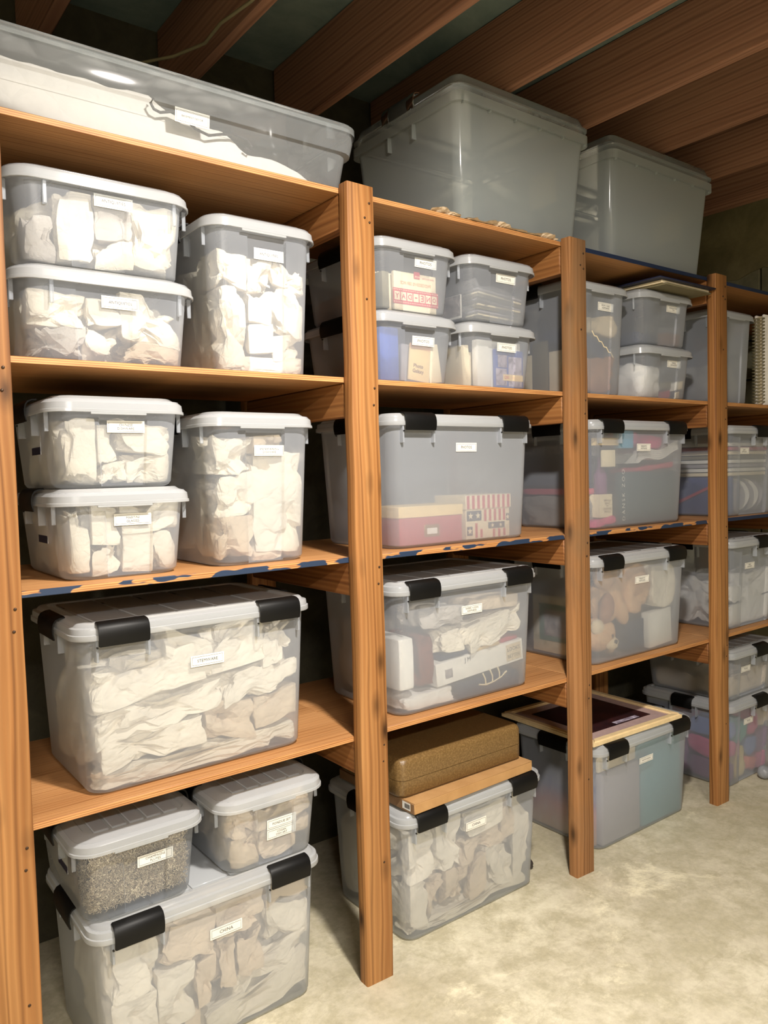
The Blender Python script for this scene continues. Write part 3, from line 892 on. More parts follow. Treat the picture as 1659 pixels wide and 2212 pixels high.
# shredded filler: uncountable, one object
q = np.random.RandomState(5)
a, e = E2.pt(0, 0, 0), E2.pt(1, 1, 0); e.z = E2.pt(1, 1, .90).z
bm = bmesh.new()
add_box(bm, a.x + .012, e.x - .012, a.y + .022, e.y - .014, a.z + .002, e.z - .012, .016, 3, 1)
def strand(bm, c_, L, wd, dirv, nrm):
    n = 4; pv = []; side = nrm.cross(dirv).normalized()
    for i in range(n + 1):
        t_ = i / n - .5
        p_ = c_ + dirv * (t_ * L) + side * (.25 * L * math.cos(t_ * 5.0)) + nrm * (.10 * L * math.sin(t_ * 6))
        pv.append((bm.verts.new(p_ + side * wd / 2), bm.verts.new(p_ - side * wd / 2)))
    for i in range(n): bm.faces.new([pv[i][0], pv[i + 1][0], pv[i + 1][1], pv[i][1]])
for i in range(4600):
    face = q.rand()
    x = q.uniform(a.x + .004, e.x - .004); y = q.uniform(a.y + .014, e.y - .02); z = q.uniform(a.z + .012, e.z - .010)
    nrm = Vector((0, -1, 0))
    if face < .60: y = a.y + .019 - .015 * (z - a.z) / .15 + q.uniform(-.004, .006)
    elif face < .85: x = a.x; nrm = Vector((-1, 0, 0))
    else: z = e.z - .010; nrm = Vector((0, 0, 1))
    hx, hy = E2.half(z - E2.z0)
    x = min(max(x, E2.cx - hx + .012 + q.uniform(0, .004)), E2.cx + hx - .012)
    nr = (nrm + Vector(q.normal(size=3)) * .35).normalized()
    d = Vector(q.normal(size=3)); d = (d - nr * d.dot(nr)).normalized()
    strand(bm, Vector((x, y, z)), q.uniform(.010, .024), q.uniform(.0012, .0024), d, nr)
o = bm_obj('shredded_filler', bm, None, mats=[M['filler'], M['filler_deep']])
tag(o, 'brown shredded paper filler packed inside the champagne flutes bin', 'filler', kind='stuff')

# ---- floor level, second bay
E4 = Bin('latched', .525, .050, 0, KW, KD, KH, 'large clear bin of wrapped china on the floor under the brown case')
E4.name(['CHINA'], .522, .292)
fill(E4, [(.02, .20, .50, .93, 5, 'paper'), (.22, .40, .48, .95, -4, 'paper'), (.42, .72, .72, .94, 6, 'paper'), (.42, .72, .48, .70, 10, 'paper_tan'), (.73, .83, .55, .92, 18, 'paper_tan'), (.84, .97, .12, .96, 2, 'paper'),
          (.02, .15, .08, .48, -8, 'paper'), (.16, .28, .14, .46, 6, 'paper_tan'), (.29, .46, .12, .46, -4, 'paper_tan'), (.47, .60, .12, .46, 18, 'paper_tan'), (.61, .82, .12, .50, -14, 'paper'), (.03, .96, .0, .11, 3, 'paper')],
     'china bin under the brown case', 'paper wrapped china under the brown case')
# kraft box and brown case on top
kb = empty('cardboard_box', (.515, .245, .3995), 'flat kraft cardboard box lying between the brown case and the china bin', 'box', rz=R(1.2))
o = box('carton', -.257, .257, -.19, .19, 0, .030, M['kraft'], kb, .0015, 1)
o = box('end_flap', -.2585, -.257, -.188, .188, .001, .030, M['kraft_side'], kb, 0); 
o = box('top_flap', -.256, .2565, -.190, .188, .0305, .032, M['kraft'], kb, 0)
lbx = box('barcode_sticker', -.2592, -.2586, -.172, -.136, .006, .028, M['sticker'], kb, 0)
bm = bmesh.new(); yy = -.016
for i in range(12):
    wd = (.0006, .0012, .0009)[i % 3]; add_box(bm, -.0007, -.0004, yy, yy + wd, .005, .018); yy += wd + .0011
bm_obj('barcode', bm, M['ink'], lbx)
cs = empty('hard_case', (.508, .262, .4325), 'brown mottled leatherette case with rounded corners lying on a kraft box', 'case')
def rounded(name, w, d, z0, z1, r_, top, mat, parent):
    seq = [(z0, .010 if not top else 0), (z0 + .004, .003 if not top else 0), (z0 + .011, 0), (z1 - .018, 0), (z1 - .008, .003 if top else 0), (z1 - .002, .010 if top else 0), (z1, .020 if top else 0)]
    if not top: seq = [(z0, .014), (z0 + .003, .005), (z0 + .010, 0), (z1, 0)]
    vs, fs = loft([ring(w - 2 * i_, d - 2 * i_, r_, z, 6) for z, i_ in seq], True, True)
    return mesh_obj(name, vs, fs, mat, parent, 45)
rounded('case_bottom', .525, .335, 0, .052, .030, False, M['leatherette'], cs)
rounded('case_lid', .525, .335, .0535, .118, .030, True, M['leatherette'], cs)
rounded('seam', .519, .329, .0515, .054, .029, False, M['pin'], cs)

# ---- floor level, third bay
E5 = Bin('latched', 1.412, .040, 0, .622, KD, KH, 'large clear bin of a teal album on the floor under a framed picture')
E5.name(['PHOTO ALBUMS'], 1.409, .283, h=.024)
item('binder', E5, .50, .985, .0, .46, 0, .96, 'teal_card', 'large teal album standing upright inside the floor bin below the framed picture', 'album', bev=.006)
item('album', E5, .05, .48, .0, .40, 0, .78, 'grey_card', 'pale grey album standing in the left half of the teal binder bin', 'album', bev=.006)
item('album', E5, .06, .46, .06, .36, .80, .985, 'cream_card', 'cream book lying on the grey album inside the teal binder bin', 'album', bev=.003)
item('canvas_print', E5, .015, .040, .06, .95, .005, .97, M['painting'], 'picture in blue and rust tones standing against the left side of the teal binder bin', 'picture', bev=.001)
item('album', E5, .06, .98, .50, .96, 0, .80, 'navy_card', 'dark album standing behind the teal binder', 'album', bev=.004)
fr = empty('framed_picture', (1.372, .286, KH + .0045), 'pale wood picture frame with mauve mat lying flat on the teal binder bin', 'picture', rz=R(-2))
fw, fd, ft, fb = .53, .47, .018, .030
def frame_part(name, pts, z0, z1, mat):
    bm = bmesh.new(); lo = [bm.verts.new((x, y, z0)) for x, y in pts]; hi = [bm.verts.new((x, y, z1)) for x, y in pts]
    bm.faces.new(lo[::-1]); bm.faces.new(hi); n = len(pts)
    for i in range(n): bm.faces.new([lo[i], lo[(i + 1) % n], hi[(i + 1) % n], hi[i]])
    bmesh.ops.bevel(bm, geom=[e_ for e_ in bm.edges if all(v.co.z > z1 - 1e-5 for v in e_.verts)], offset=.005, segments=3, affect='EDGES')
    return bm_obj(name, bm, mat, fr, 40)
a_, b_ = fw / 2, fd / 2; ia, ib = a_ - fb, b_ - fb
frame_part('frame_rail', [(-a_, -b_), (a_, -b_), (ia, -ib), (-ia, -ib)], 0, ft, M['frame_pale'])
frame_part('frame_rail', [(a_, -b_), (a_, b_), (ia, ib), (ia, -ib)], 0, ft, M['frame_pale'])
frame_part('frame_rail', [(a_, b_), (-a_, b_), (-ia, ib), (ia, ib)], 0, ft, M['frame_pale'])
frame_part('frame_rail', [(-a_, b_), (-a_, -b_), (-ia, -ib), (-ia, ib)], 0, ft, M['frame_pale'])
box('mat_board', -ia - .002, ia + .002, -ib - .002, ib + .002, .002, .010, M['mat_mauve'], fr, 0)
box('artwork', -ia + .055, ia - .055, -ib + .055, ib - .055, .0095, .0115, M['art_dark'], fr, 0)
box('print_figures', -.02, .12, -ib + .062, -ib + .085, .0116, .0119, M['photo_col'], fr, 0)

# ---- floor level, fourth bay
E6 = Bin('centre', 2.215, .036, 0, .47, .45, .372, 'large clear bin of bright toys on the floor beyond the fourth post')
E6.name(['TOYS'], 2.19, .262, .08)
E7 = Bin('centre', 2.225, .040, .3735, .45, .45, .225, 'clear bin of dull tan things stacked on the toy bin beyond the fourth post')
E7.name(['TOYS'], 2.18, .495, .08)
toys = [('violet', .0, .20, .0, .28, 'plush_toy'), ('cloth_pink', .0, .26, .30, .58, 'plush_toy'), ('blue_toy', .02, .26, .62, .86, 'plush_toy'), ('yellow_toy', .28, .46, .0, .48, 'plush_toy'),
        ('coral', .50, .72, .0, .22, 'plush_toy'), ('magenta', .74, .97, .0, .26, 'plush_toy'), ('blue_toy', .48, .68, .26, .52, 'plush_toy'), ('violet', .70, .96, .28, .56, 'plush_toy'),
        ('teal_toy', .28, .46, .50, .80, 'plush_toy'), ('cloth_pink', .48, .70, .56, .84, 'plush_toy'), ('plush_cream', .72, .97, .60, .88, 'plush_toy')]
cn = {'violet': 'violet', 'cloth_pink': 'magenta pink', 'blue_toy': 'pale blue', 'yellow_toy': 'buff yellow', 'coral': 'coral', 'magenta': 'bright magenta', 'teal_toy': 'teal', 'plush_cream': 'cream'}
pos = {(.0): 'left', (.02): 'left', (.28): 'left of centre', (.50): 'centre', (.48): 'centre', (.70): 'right', (.72): 'right', (.74): 'right'}
for mt, u0, u1, v0, v1, nm in toys:
    a, e = E6.pt(u0, 0, v0), E6.pt(u1, .50, v1); seed_[0] += 1
    o = lump('soft_toy', (a + e) / 2, (e.x - a.x, e.y - a.y, e.z - a.z), M[mt], seed_[0], rnd.uniform(-20, 20), .014, (5, 14), .8, 3, E6, 5, 180, cell=tuple(e - a))
    tag(o, '%s soft toy, %s of the toy bin, %s' % (cn[mt], pos[u0], 'at the bottom' if v0 < .1 else 'in the middle layer' if v0 < .55 else 'near the top'), 'toy')
for k, mt in enumerate(['violet', 'cloth_pink', 'blue_toy', 'coral', 'magenta', 'blue_toy']):
    w0 = .52 + .16 * (k // 2); v0 = (0, .45)[k % 2]
    a, e = E6.pt(.0, w0, v0), E6.pt(.5, w0 + .15, v0 + .40); seed_[0] += 1
    o = lump('soft_toy', (a + e) / 2, (e.x - a.x, e.y - a.y, e.z - a.z), M[mt], seed_[0], rnd.uniform(-20, 20), .016, (5, 14), .8, 3, E6, 5, 180, cell=tuple(e - a))
    tag(o, '%s soft toy at the left side of the toy bin, %s, %s row' % (cn[mt], 'low' if v0 == 0 else 'high', ('second', 'third', 'fourth')[k // 2]), 'toy')
fill(E7, [(.02, .5, .0, .5, 3, 'paper_tan'), (.52, .97, .0, .55, -4, 'paper_tan')], 'bin stacked on the toys', 'tan bundles above the toys', mat='paper_tan', back=1)

# ---- lowest shelf (level 4)
z4 = S[4] + .0005
D1 = Bin('latched', -.360, .056, z4, KW, KD, KH, 'large clear bin of paper-wrapped stemware on the lowest shelf')
D1.name(['STEMWARE'], -.353, .958)
G_ = 'paper wrapped glasses in the stemware bin'
fill(D1, [(.03, .50, .58, .86, 11, 'paper'), (.34, .54, .70, .96, -30, 'paper'), (.55, .80, .68, .97, 8, 'paper'), (.80, .98, .66, .95, 14, 'paper'), (.04, .60, .34, .58, 11, 'paper'),
          (.61, .985, .42, .66, 12, 'paper'), (.04, .50, .14, .34, 6, 'paper'), (.52, .76, .14, .42, -12, 'paper_tan'), (.76, .98, .20, .42, 12, 'paper_tan'), (.02, .97, .0, .14, 2.5, 'paper')],
     'large stemware bin', G_)
D2 = Bin('latched', .510, .042, z4, KW, KD, KH, 'large clear bin with a white lettered box inside on the lowest shelf')
D2.name(['SHERRI + JOHN', 'KEEPSAKES'], .515, .973)
D3 = Bin('latched', 1.395, .040, z4, .62, KD, KH, 'large clear bin with a plush bear inside on the lowest shelf')
D3.name(['MEREDITH', 'KEEPSAKES'], 1.393, .975)
D4 = Bin('centre', 2.235, .036, z4, .47, .45, .392, 'large clear bin of folded white cloth on the lowest shelf beyond the fourth post')
D4.name(['BABY', 'BLANKETS'], 2.205, .952, .082)
# contents of D2
wb = empty('gift_box', D2.pt(.635, .16, .19), 'long white box lettered in green and black, lying in the bin of paper bundles', 'box')
wb.rotation_euler = (0, R(-4), 0)
box('carton', -.190, .190, -.048, .10, 0, .070, M['white_card'], wb, .001)
lg = box('green_panel', .112, .180, -.0492, -.0484, .008, .062, M['plush_cream'], wb, 0)
t1 = text_mesh('lettering', ['LOOKS'], M['ink'], lg, .058, .018); t1.location = (0, -.0008, .038)
t2 = text_mesh('lettering', ['BETTER'], M['olive_card'], lg, .058, .018); t2.location = (0, -.0008, .015)
box('label_patch', -.155, -.125, -.0492, -.0484, .018, .045, M['photo'], wb, 0)
t3 = text_mesh('lettering', ['J M'], M['ink'], wb, .05, .018); t3.location = (-.06, -.0490, .055)
item('book', D2, .33, .58, .06, .30, .375, .43, 'cloth_navy', 'dark blue folded garment lying on the left end of the lettered white box', 'garment', tilt=3, bev=.008)
item('booklet', D2, .60, .80, .06, .30, .39, .43, 'yellow_card', 'thin buff booklet lying on the lettered white box', 'booklet', tilt=5)
item('booklet', D2, .81, .95, .06, .30, .425, .46, 'red_card', 'small red booklet lying on the right end of the lettered white box', 'booklet', tilt=5)
def one(name, b, u0, u1, w0, w1, v0, v1, mat, label, cat, tilt=0, amp=.010, boxy=.62, freq=(9, 26), smooth=28, sub=4, nfold=7):
    a, e = b.pt(u0, w0, v0), b.pt(u1, w1, v1); seed_[0] += 1
    o = lump(name, (a + e) / 2, (e.x - a.x, e.y - a.y, e.z - a.z), M[mat], seed_[0], tilt, amp, freq, boxy, sub, b, nfold, smooth, cell=tuple(e - a) if boxy < .75 else None)
    return tag(o, label, cat)
one('paper_bundle', D2, .02, .42, .0, .40, .0, .14, 'cloth_white', 'white cloth bundle at the bottom left of the bin with the lettered box', 'bundle')
one('cloth_bundle', D2, .43, .97, .0, .40, .0, .15, 'cloth_navy', 'dark navy cloth with pale marks at the bottom right under the lettered white box', 'cloth', smooth=180, amp=.006)
pb_ = D2.pt(.60, .0, .03); br = empty('pale_branch', (pb_.x, pb_.y + .003, pb_.z + .008), 'pale branching twig on the dark cloth under the lettered white box', 'twig')
for pts in ([(0, .012), (.03, .006), (.065, .010), (.10, .020), (.125, .034)], [(.03, .006), (.028, .026), (.018, .044)], [(.06, .010), (.06, .030), (.050, .050)], [(.09, .016), (.092, .036), (.084, .054)]):
    tube('twig', [(x, 0, z) for x, z in pts], .0030, M['cream_card'], br, 6)
one('leather_garment', D2, .14, .265, .0, .42, .18, .66, 'leather', 'crinkled brown leather piece standing at the left of the lettered white box', 'garment', tilt=-4, smooth=180, amp=.014)
one('white_parcel', D2, .005, .125, .0, .50, .18, .66, 'white_card', 'flat white parcel pressed into the left front corner of the lettered box bin', 'parcel', amp=.002, boxy=.3)
one('paper_bundle', D2, .30, .55, .0, .40, .44, .66, 'paper', 'bright white paper bundle above the navy garment in the lettered box bin', 'paper bundle', tilt=4, amp=.02, smooth=16)
one('paper_bundle', D2, .52, .97, .0, .36, .46, .72, 'paper', 'long twisted cream paper bundle above the right end of the lettered white box', 'paper bundle', tilt=16, amp=.02, smooth=16)
one('paper_bundle', D2, .16, .50, .0, .40, .67, .88, 'paper_grey', 'greyish paper bundle at the upper left of the bin with the lettered box', 'paper bundle', tilt=-4, amp=.018, smooth=16)
one('paper_bundle', D2, .52, .94, .02, .40, .76, .90, 'paper_tan', 'flat folded brown paper near the top right of the bin with the lettered box', 'paper bundle', tilt=-3, amp=.006)
one('paper_bundle', D2, .02, .97, .48, 1, .02, .80, 'paper_grey', 'large grey paper bundle at the back of the bin with the lettered box', 'paper bundle')
# contents of D3: plush bear
def plush_bear():
    o = empty('plush_bear', D3.pt(.24, .22, 0), 'tan plush bear lying head down at the left of the bin beside a white bundle', 'plush toy')
    def part(nm, c_, r_, mat='plush', sub=3, rot=0):
        v, f = ico(sub); q = np.random.RandomState(hash(nm) % 1000)
        p = v * np.array(r_); p = p + v * (q.rand(len(v), 1) - .5) * .003
        c__, s__ = math.cos(R(rot)), math.sin(R(rot))
        p = np.stack([p[:, 0] * c__ - p[:, 2] * s__, p[:, 1], p[:, 0] * s__ + p[:, 2] * c__], 1)
        x = mesh_obj(nm, p, f, M[mat], o, 180); x.location = c_; return x
    part('body', (.045, .0, .205), (.075, .062, .095), rot=-18)
    part('head', (-.020, -.015, .085), (.075, .062, .062), rot=20)
    part('muzzle', (.0, -.062, .055), (.034, .020, .026), 'plush_cream')
    part('nose', (.002, -.080, .062), (.010, .005, .008), 'steel_dark')
    part('ear', (-.060, -.045, .120), (.030, .022, .030), 'plush_cream')
    part('ear', (.045, -.020, .020), (.020, .018, .020))
    part('arm', (.075, -.045, .17), (.032, .026, .070), rot=30)
    part('arm', (-.015, -.052, .185), (.034, .024, .058), 'plush_dark', rot=-16)
    part('leg', (.105, -.01, .268), (.045, .042, .060), rot=-35)
    part('leg', (.010, -.02, .292), (.040, .038, .055), rot=20)
    ey = part('eye', (-.012, -.074, .085), (.008, .004, .008), 'steel_dark', 2)
    ey = part('eye_patch', (-.012, -.068, .085), (.019, .006, .019), 'cream_card', 2)
    return o
plush_bear()
one('plush_animal', D3, .45, .64, .05, .42, .48, .97, 'plush', 'second tan plush animal in the middle of the plush bear bin', 'plush toy', smooth=180, boxy=.85, amp=.012, freq=(5, 12))
one('paper_bundle', D3, .66, .94, .0, .40, .43, .96, 'paper', 'tall white crumpled bundle at the upper right of the plush bear bin', 'paper bundle', tilt=-6)
al = item('photo_album', D3, .64, .92, .0, .09, .02, .42, 'white_card', 'white album upright at the lower right of the plush bear bin', 'album', tilt=3)
bm = bmesh.new(); add_box(bm, -.045, .045, -.0006, 0, .03, .12)
x = bm_obj('cover_panel', bm, M['cream_card'], al); x.location.y = -.0145
one('dark_cloth', D3, .44, .63, .04, .40, .0, .36, 'cloth_navy', 'dark folded cloth between the plush bear and the white album', 'cloth', smooth=180)
pf = item('framed_print', D3, .0, .035, .12, .80, .03, .66, 'floral', 'cream picture with a green mat standing against the left side of the plush bear bin', 'picture')
box('green_mat', -.0112, -.0104, -.085, .085, .045, .185, M['green_mat'], pf, 0)
box('print', -.0120, -.0113, -.06, .06, .065, .165, M['photo'], pf, 0)
one('tan_cloth', D3, .08, .97, .50, .98, .02, .7, 'cloth_grey', 'grey cloth filling the back of the plush bear bin', 'cloth', smooth=180)
# D4
G_ = 'folded white cloths in the bin beyond the fourth post'
fill(D4, [(.02, .46, .02, .28, 4, 'cloth_white'), (.48, .97, .02, .34, -3, 'cloth_white'), (.04, .46, .30, .52, -5, 'cloth_white'), (.48, .97, .36, .66, 6, 'cloth_white')],
     'lowest-shelf bin past the fourth post', G_, 'folded_cloth', 'cloth', mat='cloth_white', back=2)

# ---- third level
z3 = S[3] + .0005
C2 = Bin('narrow', -.530, .068, z3, .325, .43, .205, 'small clear martini glasses bin, lower of the stack left on the middle shelf')
C2.name(['MARTINI', 'GLASSES'], -.515, 1.308)
fill(C2, [(.02, .20, .10, .90, 6, 'paper'), (.22, .46, .44, .92, -8, 'paper'), (.48, .97, .58, .94, 4, 'paper'), (.20, .46, .02, .42, 10, 'paper'), (.48, .74, .04, .56, -6, 'paper'), (.76, .98, .03, .56, 14, 'paper')],
     'martini glasses bin', 'paper bundles in the martini glasses bin')
C1 = Bin('narrow', -.536, .068, z3 + .206, .325, .43, .205, 'small clear Chinese dishware bin stacked on the martini glasses bin')
C1.name(['CHINESE', 'DISHWARE'], -.522, 1.519)
fill(C1, [(.02, .30, .06, .86, -4, 'paper'), (.32, .50, .30, .80, 8, 'paper'), (.52, .97, .44, .84, -10, 'paper'), (.32, .56, .02, .30, 12, 'paper'), (.58, .97, .03, .42, 3, 'paper')],
     'bin stacked on the martini glasses', 'paper bundles in the upper dishware bin')
C3 = Bin('narrow', -.177, .065, z3, .325, .43, .385, 'tall clear bin of wrapped dishes left of the second post, middle shelf')
C3.name(['ENTERTAINING', 'DISHWARE'], -.157, 1.464)
fill(C3, [(.02, .42, .68, .95, -6, 'paper'), (.44, .80, .84, .97, 5, 'paper_tan'), (.03, .40, .36, .66, 10, 'paper'), (.42, .98, .10, .82, -4, 'paper'), (.02, .40, .04, .34, 3, 'paper_tan'), (.42, .98, .0, .10, 5, 'paper_tan')],
     'tall middle-shelf bin', 'paper bundles in the tall middle-shelf bin')
CP = Bin('latched', .525, .062, z3, KW, KD, KH, 'large clear bin, mostly empty, with red and flag-patterned boxes at its bottom', mat='tub_dense')
CP.name(['PHOTOS'], .524, 1.472)
rb = empty('photo_box', CP.pt(.27, .22, 0), 'dull red photo box with a cream lid beside the flag-patterned box', 'box')
box('box_body', -.125, .125, -.07, .07, 0, .082, M['red_card'], rb, .001); box('box_lid', -.128, .128, -.073, .073, .0825, .116, M['yellow_card'], rb, .0015)
ch = box('card_holder', -.030, .030, -.0722, -.0705, .022, .058, M['brass'], rb, .001); box('card', -.020, .020, -.0015, -.0006, .008, .026, M['white_card'], ch, 0)
fb_ = empty('flag_box', CP.pt(.73, .235, 0), 'box patterned with stars and red stripes beside the red photo box', 'box')
bb = box('box_body', -.098, .098, -.07, .07, 0, .095, M['cream_card'], fb_, .001); bl_ = box('box_lid', -.102, .102, -.074, .074, .0955, .140, M['cream_card'], fb_, .001)
for k in range(9):
    x = -.096 + k * .0225
    box('red_stripe', x, x + .011, -.0748, -.0741, .001, .043, M['print_red'], bl_, 0)
def star(parent, cx, cz, r_, y):
    vs = [(cx, y, cz)] + [(cx + (r_ if k % 2 == 0 else r_ * .42) * math.sin(k * math.pi / 5), y, cz + (r_ if k % 2 == 0 else r_ * .42) * math.cos(k * math.pi / 5)) for k in range(10)]
    mesh_obj('star', vs, [(0, k + 1, (k + 1) % 10 + 1) for k in range(10)], M['cream_card'], parent)
for x0, x1, z0, z1 in ((-.094, -.030, .058, .090), (-.094, -.070, .012, .040), (.0, .074, .030, .050), (.082, .096, .052, .075)):
    box('blue_field', x0, x1, -.0708, -.0701, z0, z1, M['cloth_navy'], bb, 0)
    nst = max(1, int((x1 - x0) / .03))
    for k in range(nst): star(bb, x0 + (k + .5) * (x1 - x0) / nst, (z0 + z1) / 2, min(.012, (z1 - z0) * .42), -.0713)
for x, z0, z1 in ((-.058, .004, .050), (-.036, .004, .030), (-.018, .055, .092), (.004, .055, .092), (.026, .055, .092), (.048, .055, .092), (.068, .055, .092), (.02, .002, .028), (.044, .002, .028), (.068, .004, .028)):
    box('red_stripe', x, x + .010, -.0708, -.0701, z0, z1, M['print_red'], bb, 0)
item('flat_box', CP, .30, .96, .52, .98, 0, .26, 'brown_card', 'dark brown box lying at the back of the bin with the flag-patterned box', 'box')
# keepsake bin
CD = Bin('latched', 1.418, .050, z3, .622, KD, KH, 'large clear bin with dark upright book and white towel on the middle shelf')
CD.name(['MEREDITH', 'KEEPSAKES'], 1.426, 1.471)
bk = item('large_book', CD, .30, .97, .0, .07, .01, .58, 'dark_teal', 'large dark teal book standing upright behind the front of the keepsake bin', 'book', bev=.003)
tx = text_mesh('lettering', ['DANSK ZOO'], M['white_card'], bk, .19, .018, spacing=1.5); tx.location = (-.165, -.0155, .11); tx.rotation_euler = (0, R(-90), 0)
bt = empty('white_bottle', CD.pt(.17, .10, .10), 'slim dark bottle on a pale printed box at the left of the dark teal book', 'bottle')
pr_ = lathe('bottle_glass', [(.0001, 0), (.022, 0), (.024, .004), (.024, .07), (.016, .088), (.010, .096), (.010, .135), (.0001, .136)], M['violet'], bt)
pr_.location.z = .085
pb = box('printed_carton', -.036, .036, -.026, .022, 0, .085, M['cream_card'], bt, .001)
tt = text_mesh('lettering', ['VINTAGE', 'GRACE', 'OF', 'PRODUCE', 'WOOD'], M['brown_card'], pb, .046, .066); tt.location = (.004, -.0268, .042)
item('note_card', CD, .10, .24, .0, .02, .64, .82, 'cream_card', 'small cream card standing above the dark bottle in the keepsake bin', 'card')
item('cream_booklet', CD, .09, .29, .02, .12, .87, .95, 'yellow_card', 'narrow buff booklet near the upper left latch of the keepsake bin', 'booklet')
item('blue_folder', CD, .30, .45, .02, .10, .84, 1.03, 'sky_card', 'bright sky blue folder at the top of the keepsake bin', 'folder')
one('rose_cloth', CD, .46, .80, .02, .42, .84, 1.0, 'cloth_pink', 'rose pink garment at the top of the keepsake bin', 'garment', smooth=180, tilt=-8)
one('red_cloth', CD, .50, .97, .03, .42, .585, .66, 'cloth_red', 'red folded cloth under the white towel in the keepsake bin', 'cloth', smooth=180, tilt=6, amp=.006)
one('pink_cloth', CD, .02, .28, .0, .30, .0, .10, 'cloth_pink', 'bright pink cloth at the bottom left of the keepsake bin', 'cloth', tilt=14)
tw = empty('folded_towel', CD.pt(.74, .02, .67), 'white towel folded in a wave on the red cloth of the keepsake bin', 'towel')
for k in range(5):
    pts = [(-.13 + .0265 * i, 0, .012 * math.sin(i * .75 + .3) * (1.3 - .08 * i) + k * .0075 + .0050 * i) for i in range(11)]
    vs, fs = [], []
    for x, y, z in pts:
        for yy, zz in ((-.004, -.0034), (-.004, .0034), (.14, .0034), (.14, -.0034)): vs.append((x, yy + .004 + k * .0006, z + zz))
    for i in range(10):
        for j in range(4): fs.append((i * 4 + j, i * 4 + (j + 1) % 4, (i + 1) * 4 + (j + 1) % 4, (i + 1) * 4 + j))
    fs += [(0, 1, 2, 3), (40, 43, 42, 41)]
    mesh_obj('fold', vs, fs, M['cloth_white'], tw, 60)
one('grey_sweater', CD, .0, .16, .12, .98, .0, .34, 'cloth_grey', 'grey knitted sweater low against the left side of the keepsake bin', 'garment', smooth=180, amp=.013)
one('pink_shirt', CD, .0, .16, .12, .98, .345, .42, 'cloth_red', 'pink plaid shirt lying on the grey sweater in the keepsake bin', 'garment', smooth=180, amp=.004)
nv = item('navy_bag', CD, .0, .12, .14, .97, .45, .95, 'cloth_navy', 'navy bag with pale script above the grey sweater in the keepsake bin', 'bag', bev=.006)
tx = text_mesh('lettering', ['Holiday'], M['grey_card'], nv, .22, .06, mirror=True); tx.rotation_euler = (0, R(180), R(-90)); tx.location = (-.0365, .02, .135)
one('dark_cloth', CD, .20, .97, .50, .98, .0, .8, 'cloth_navy', 'dark cloth filling the back of the keepsake bin', 'cloth', smooth=180)
I1 = Bin('centre', 2.225, .036, z3, .47, .45, .388, 'large clear bin of stacked papers and plates, middle shelf past the fourth post')
I1.name(['BABY', 'KEEPSAKES'], 2.160, 1.456, .082)
pc = ['cream_card', 'white_card', 'grey_card', 'white_card', 'olive_card', 'cream_card', 'cloth_red', 'white_card']
ad = ['first', 'second', 'third', 'fourth', 'fifth', 'sixth', 'seventh', 'eighth']
for k in range(8):
    v0 = .50 + k * .055
    item('paper_folder', I1, .03 + .01 * (k % 3), .95, .08, .95, v0, v0 + .042, pc[k], '%s folder from the bottom of the pile in the middle-shelf bin beyond the fourth post' % ad[k], 'folder', bev=.001)
bx_ = item('blue_box', I1, .02, .30, .09, .95, .005, .485, 'cloth_blue', 'dark blue box with a red stripe under the pile of folders', 'box')
o = box('red_ribbon', -.0005, .0, -.16, .16, .06, .072, M['print_red'], bx_, 0); o.location.x = -.0645; o.rotation_euler.x = R(-24)
for k, x in enumerate((.40, .50, .60, .70, .80)):
    pl = lathe('round_plate', [(.0001, 0), (.04, 0), (.075, .008), (.076, .010), (.04, .003), (.0001, .003)], M[('grey_card', 'white_card', 'grey_card', 'white_card', 'grey_card')[k]])
    p_ = I1.pt(x, .24, 0); pl.location = (p_.x, p_.y, p_.z + .079); pl.rotation_euler = (R(8), R(90), R(24))
    tag(pl, 'round plate standing on edge, %s from the left in the bin beyond the fourth post' % ad[k], 'plate', 'plates standing on edge beyond the fourth post')

# ---- second level
z2 = S[2] + .0005
B2 = Bin('wide', -.548, .062, z2, .42, .345, .206, 'lower wide clear bin of crumpled paper, left end of the upper shelf')
B2.name(['ANTIQUITIES'], -.526, 1.795, .084)
fill(B2, [(.03, .36, .44, .86, -4, 'paper'), (.37, .58, .50, .84, 8, 'paper'), (.59, .97, .32, .98, -8, 'paper'), (.03, .34, .03, .43, 5, 'paper_grey'), (.35, .58, .05, .49, 8, 'paper'), (.59, .97, .0, .30, -5, 'paper_tan')],  # grey stands in for white paper, holding down its brightness under the lamp
     'lower wide antiquities bin', 'paper bundles in the lower wide bin', w1=.42)
B1 = Bin('wide', -.553, .062, z2 + .207, .42, .345, .206, 'upper wide clear bin of smooth wrapped things, left end of the upper shelf')
B1.name(['ANTIQUITIES'], -.532, 2.016, .086)
fill(B1, [(.22, .44, .08, .99, 2, 'paper'), (.03, .21, .04, .60, -6, 'paper_grey'), (.45, .69, .42, .97, 4, 'paper_grey'), (.45, .69, .04, .41, 5, 'paper'), (.70, .97, .12, .99, -5, 'paper')],  # here too some white paper is coloured grey to look less brightly lit
     'upper wide antiquities bin', 'paper bundles in the upper wide bin', w1=.42, amp=.016)
B3 = Bin('narrow', -.156, .062, z2, .322, .43, .388, 'tall clear bin of white paper rolls left of the second post, upper shelf')
B3.name(['ANTIQUITIES'], -.142, 1.958, .085, .028)
fill(B3, [(.02, .30, .06, .60, 3, 'paper'), (.03, .32, .62, .86, -8, 'paper'), (.34, .60, .62, .86, 10, 'paper'), (.62, .97, .66, .84, -12, 'paper'), (.34, .58, .38, .62, -6, 'paper'), (.60, .97, .30, .64, -16, 'paper'), (.34, .60, .16, .36, 8, 'paper'), (.62, .97, .12, .30, 12, 'paper'), (.05, .97, .0, .12, 2, 'paper')],
     'tall antiquities bin', 'paper bundles in the tall upper-shelf bin')

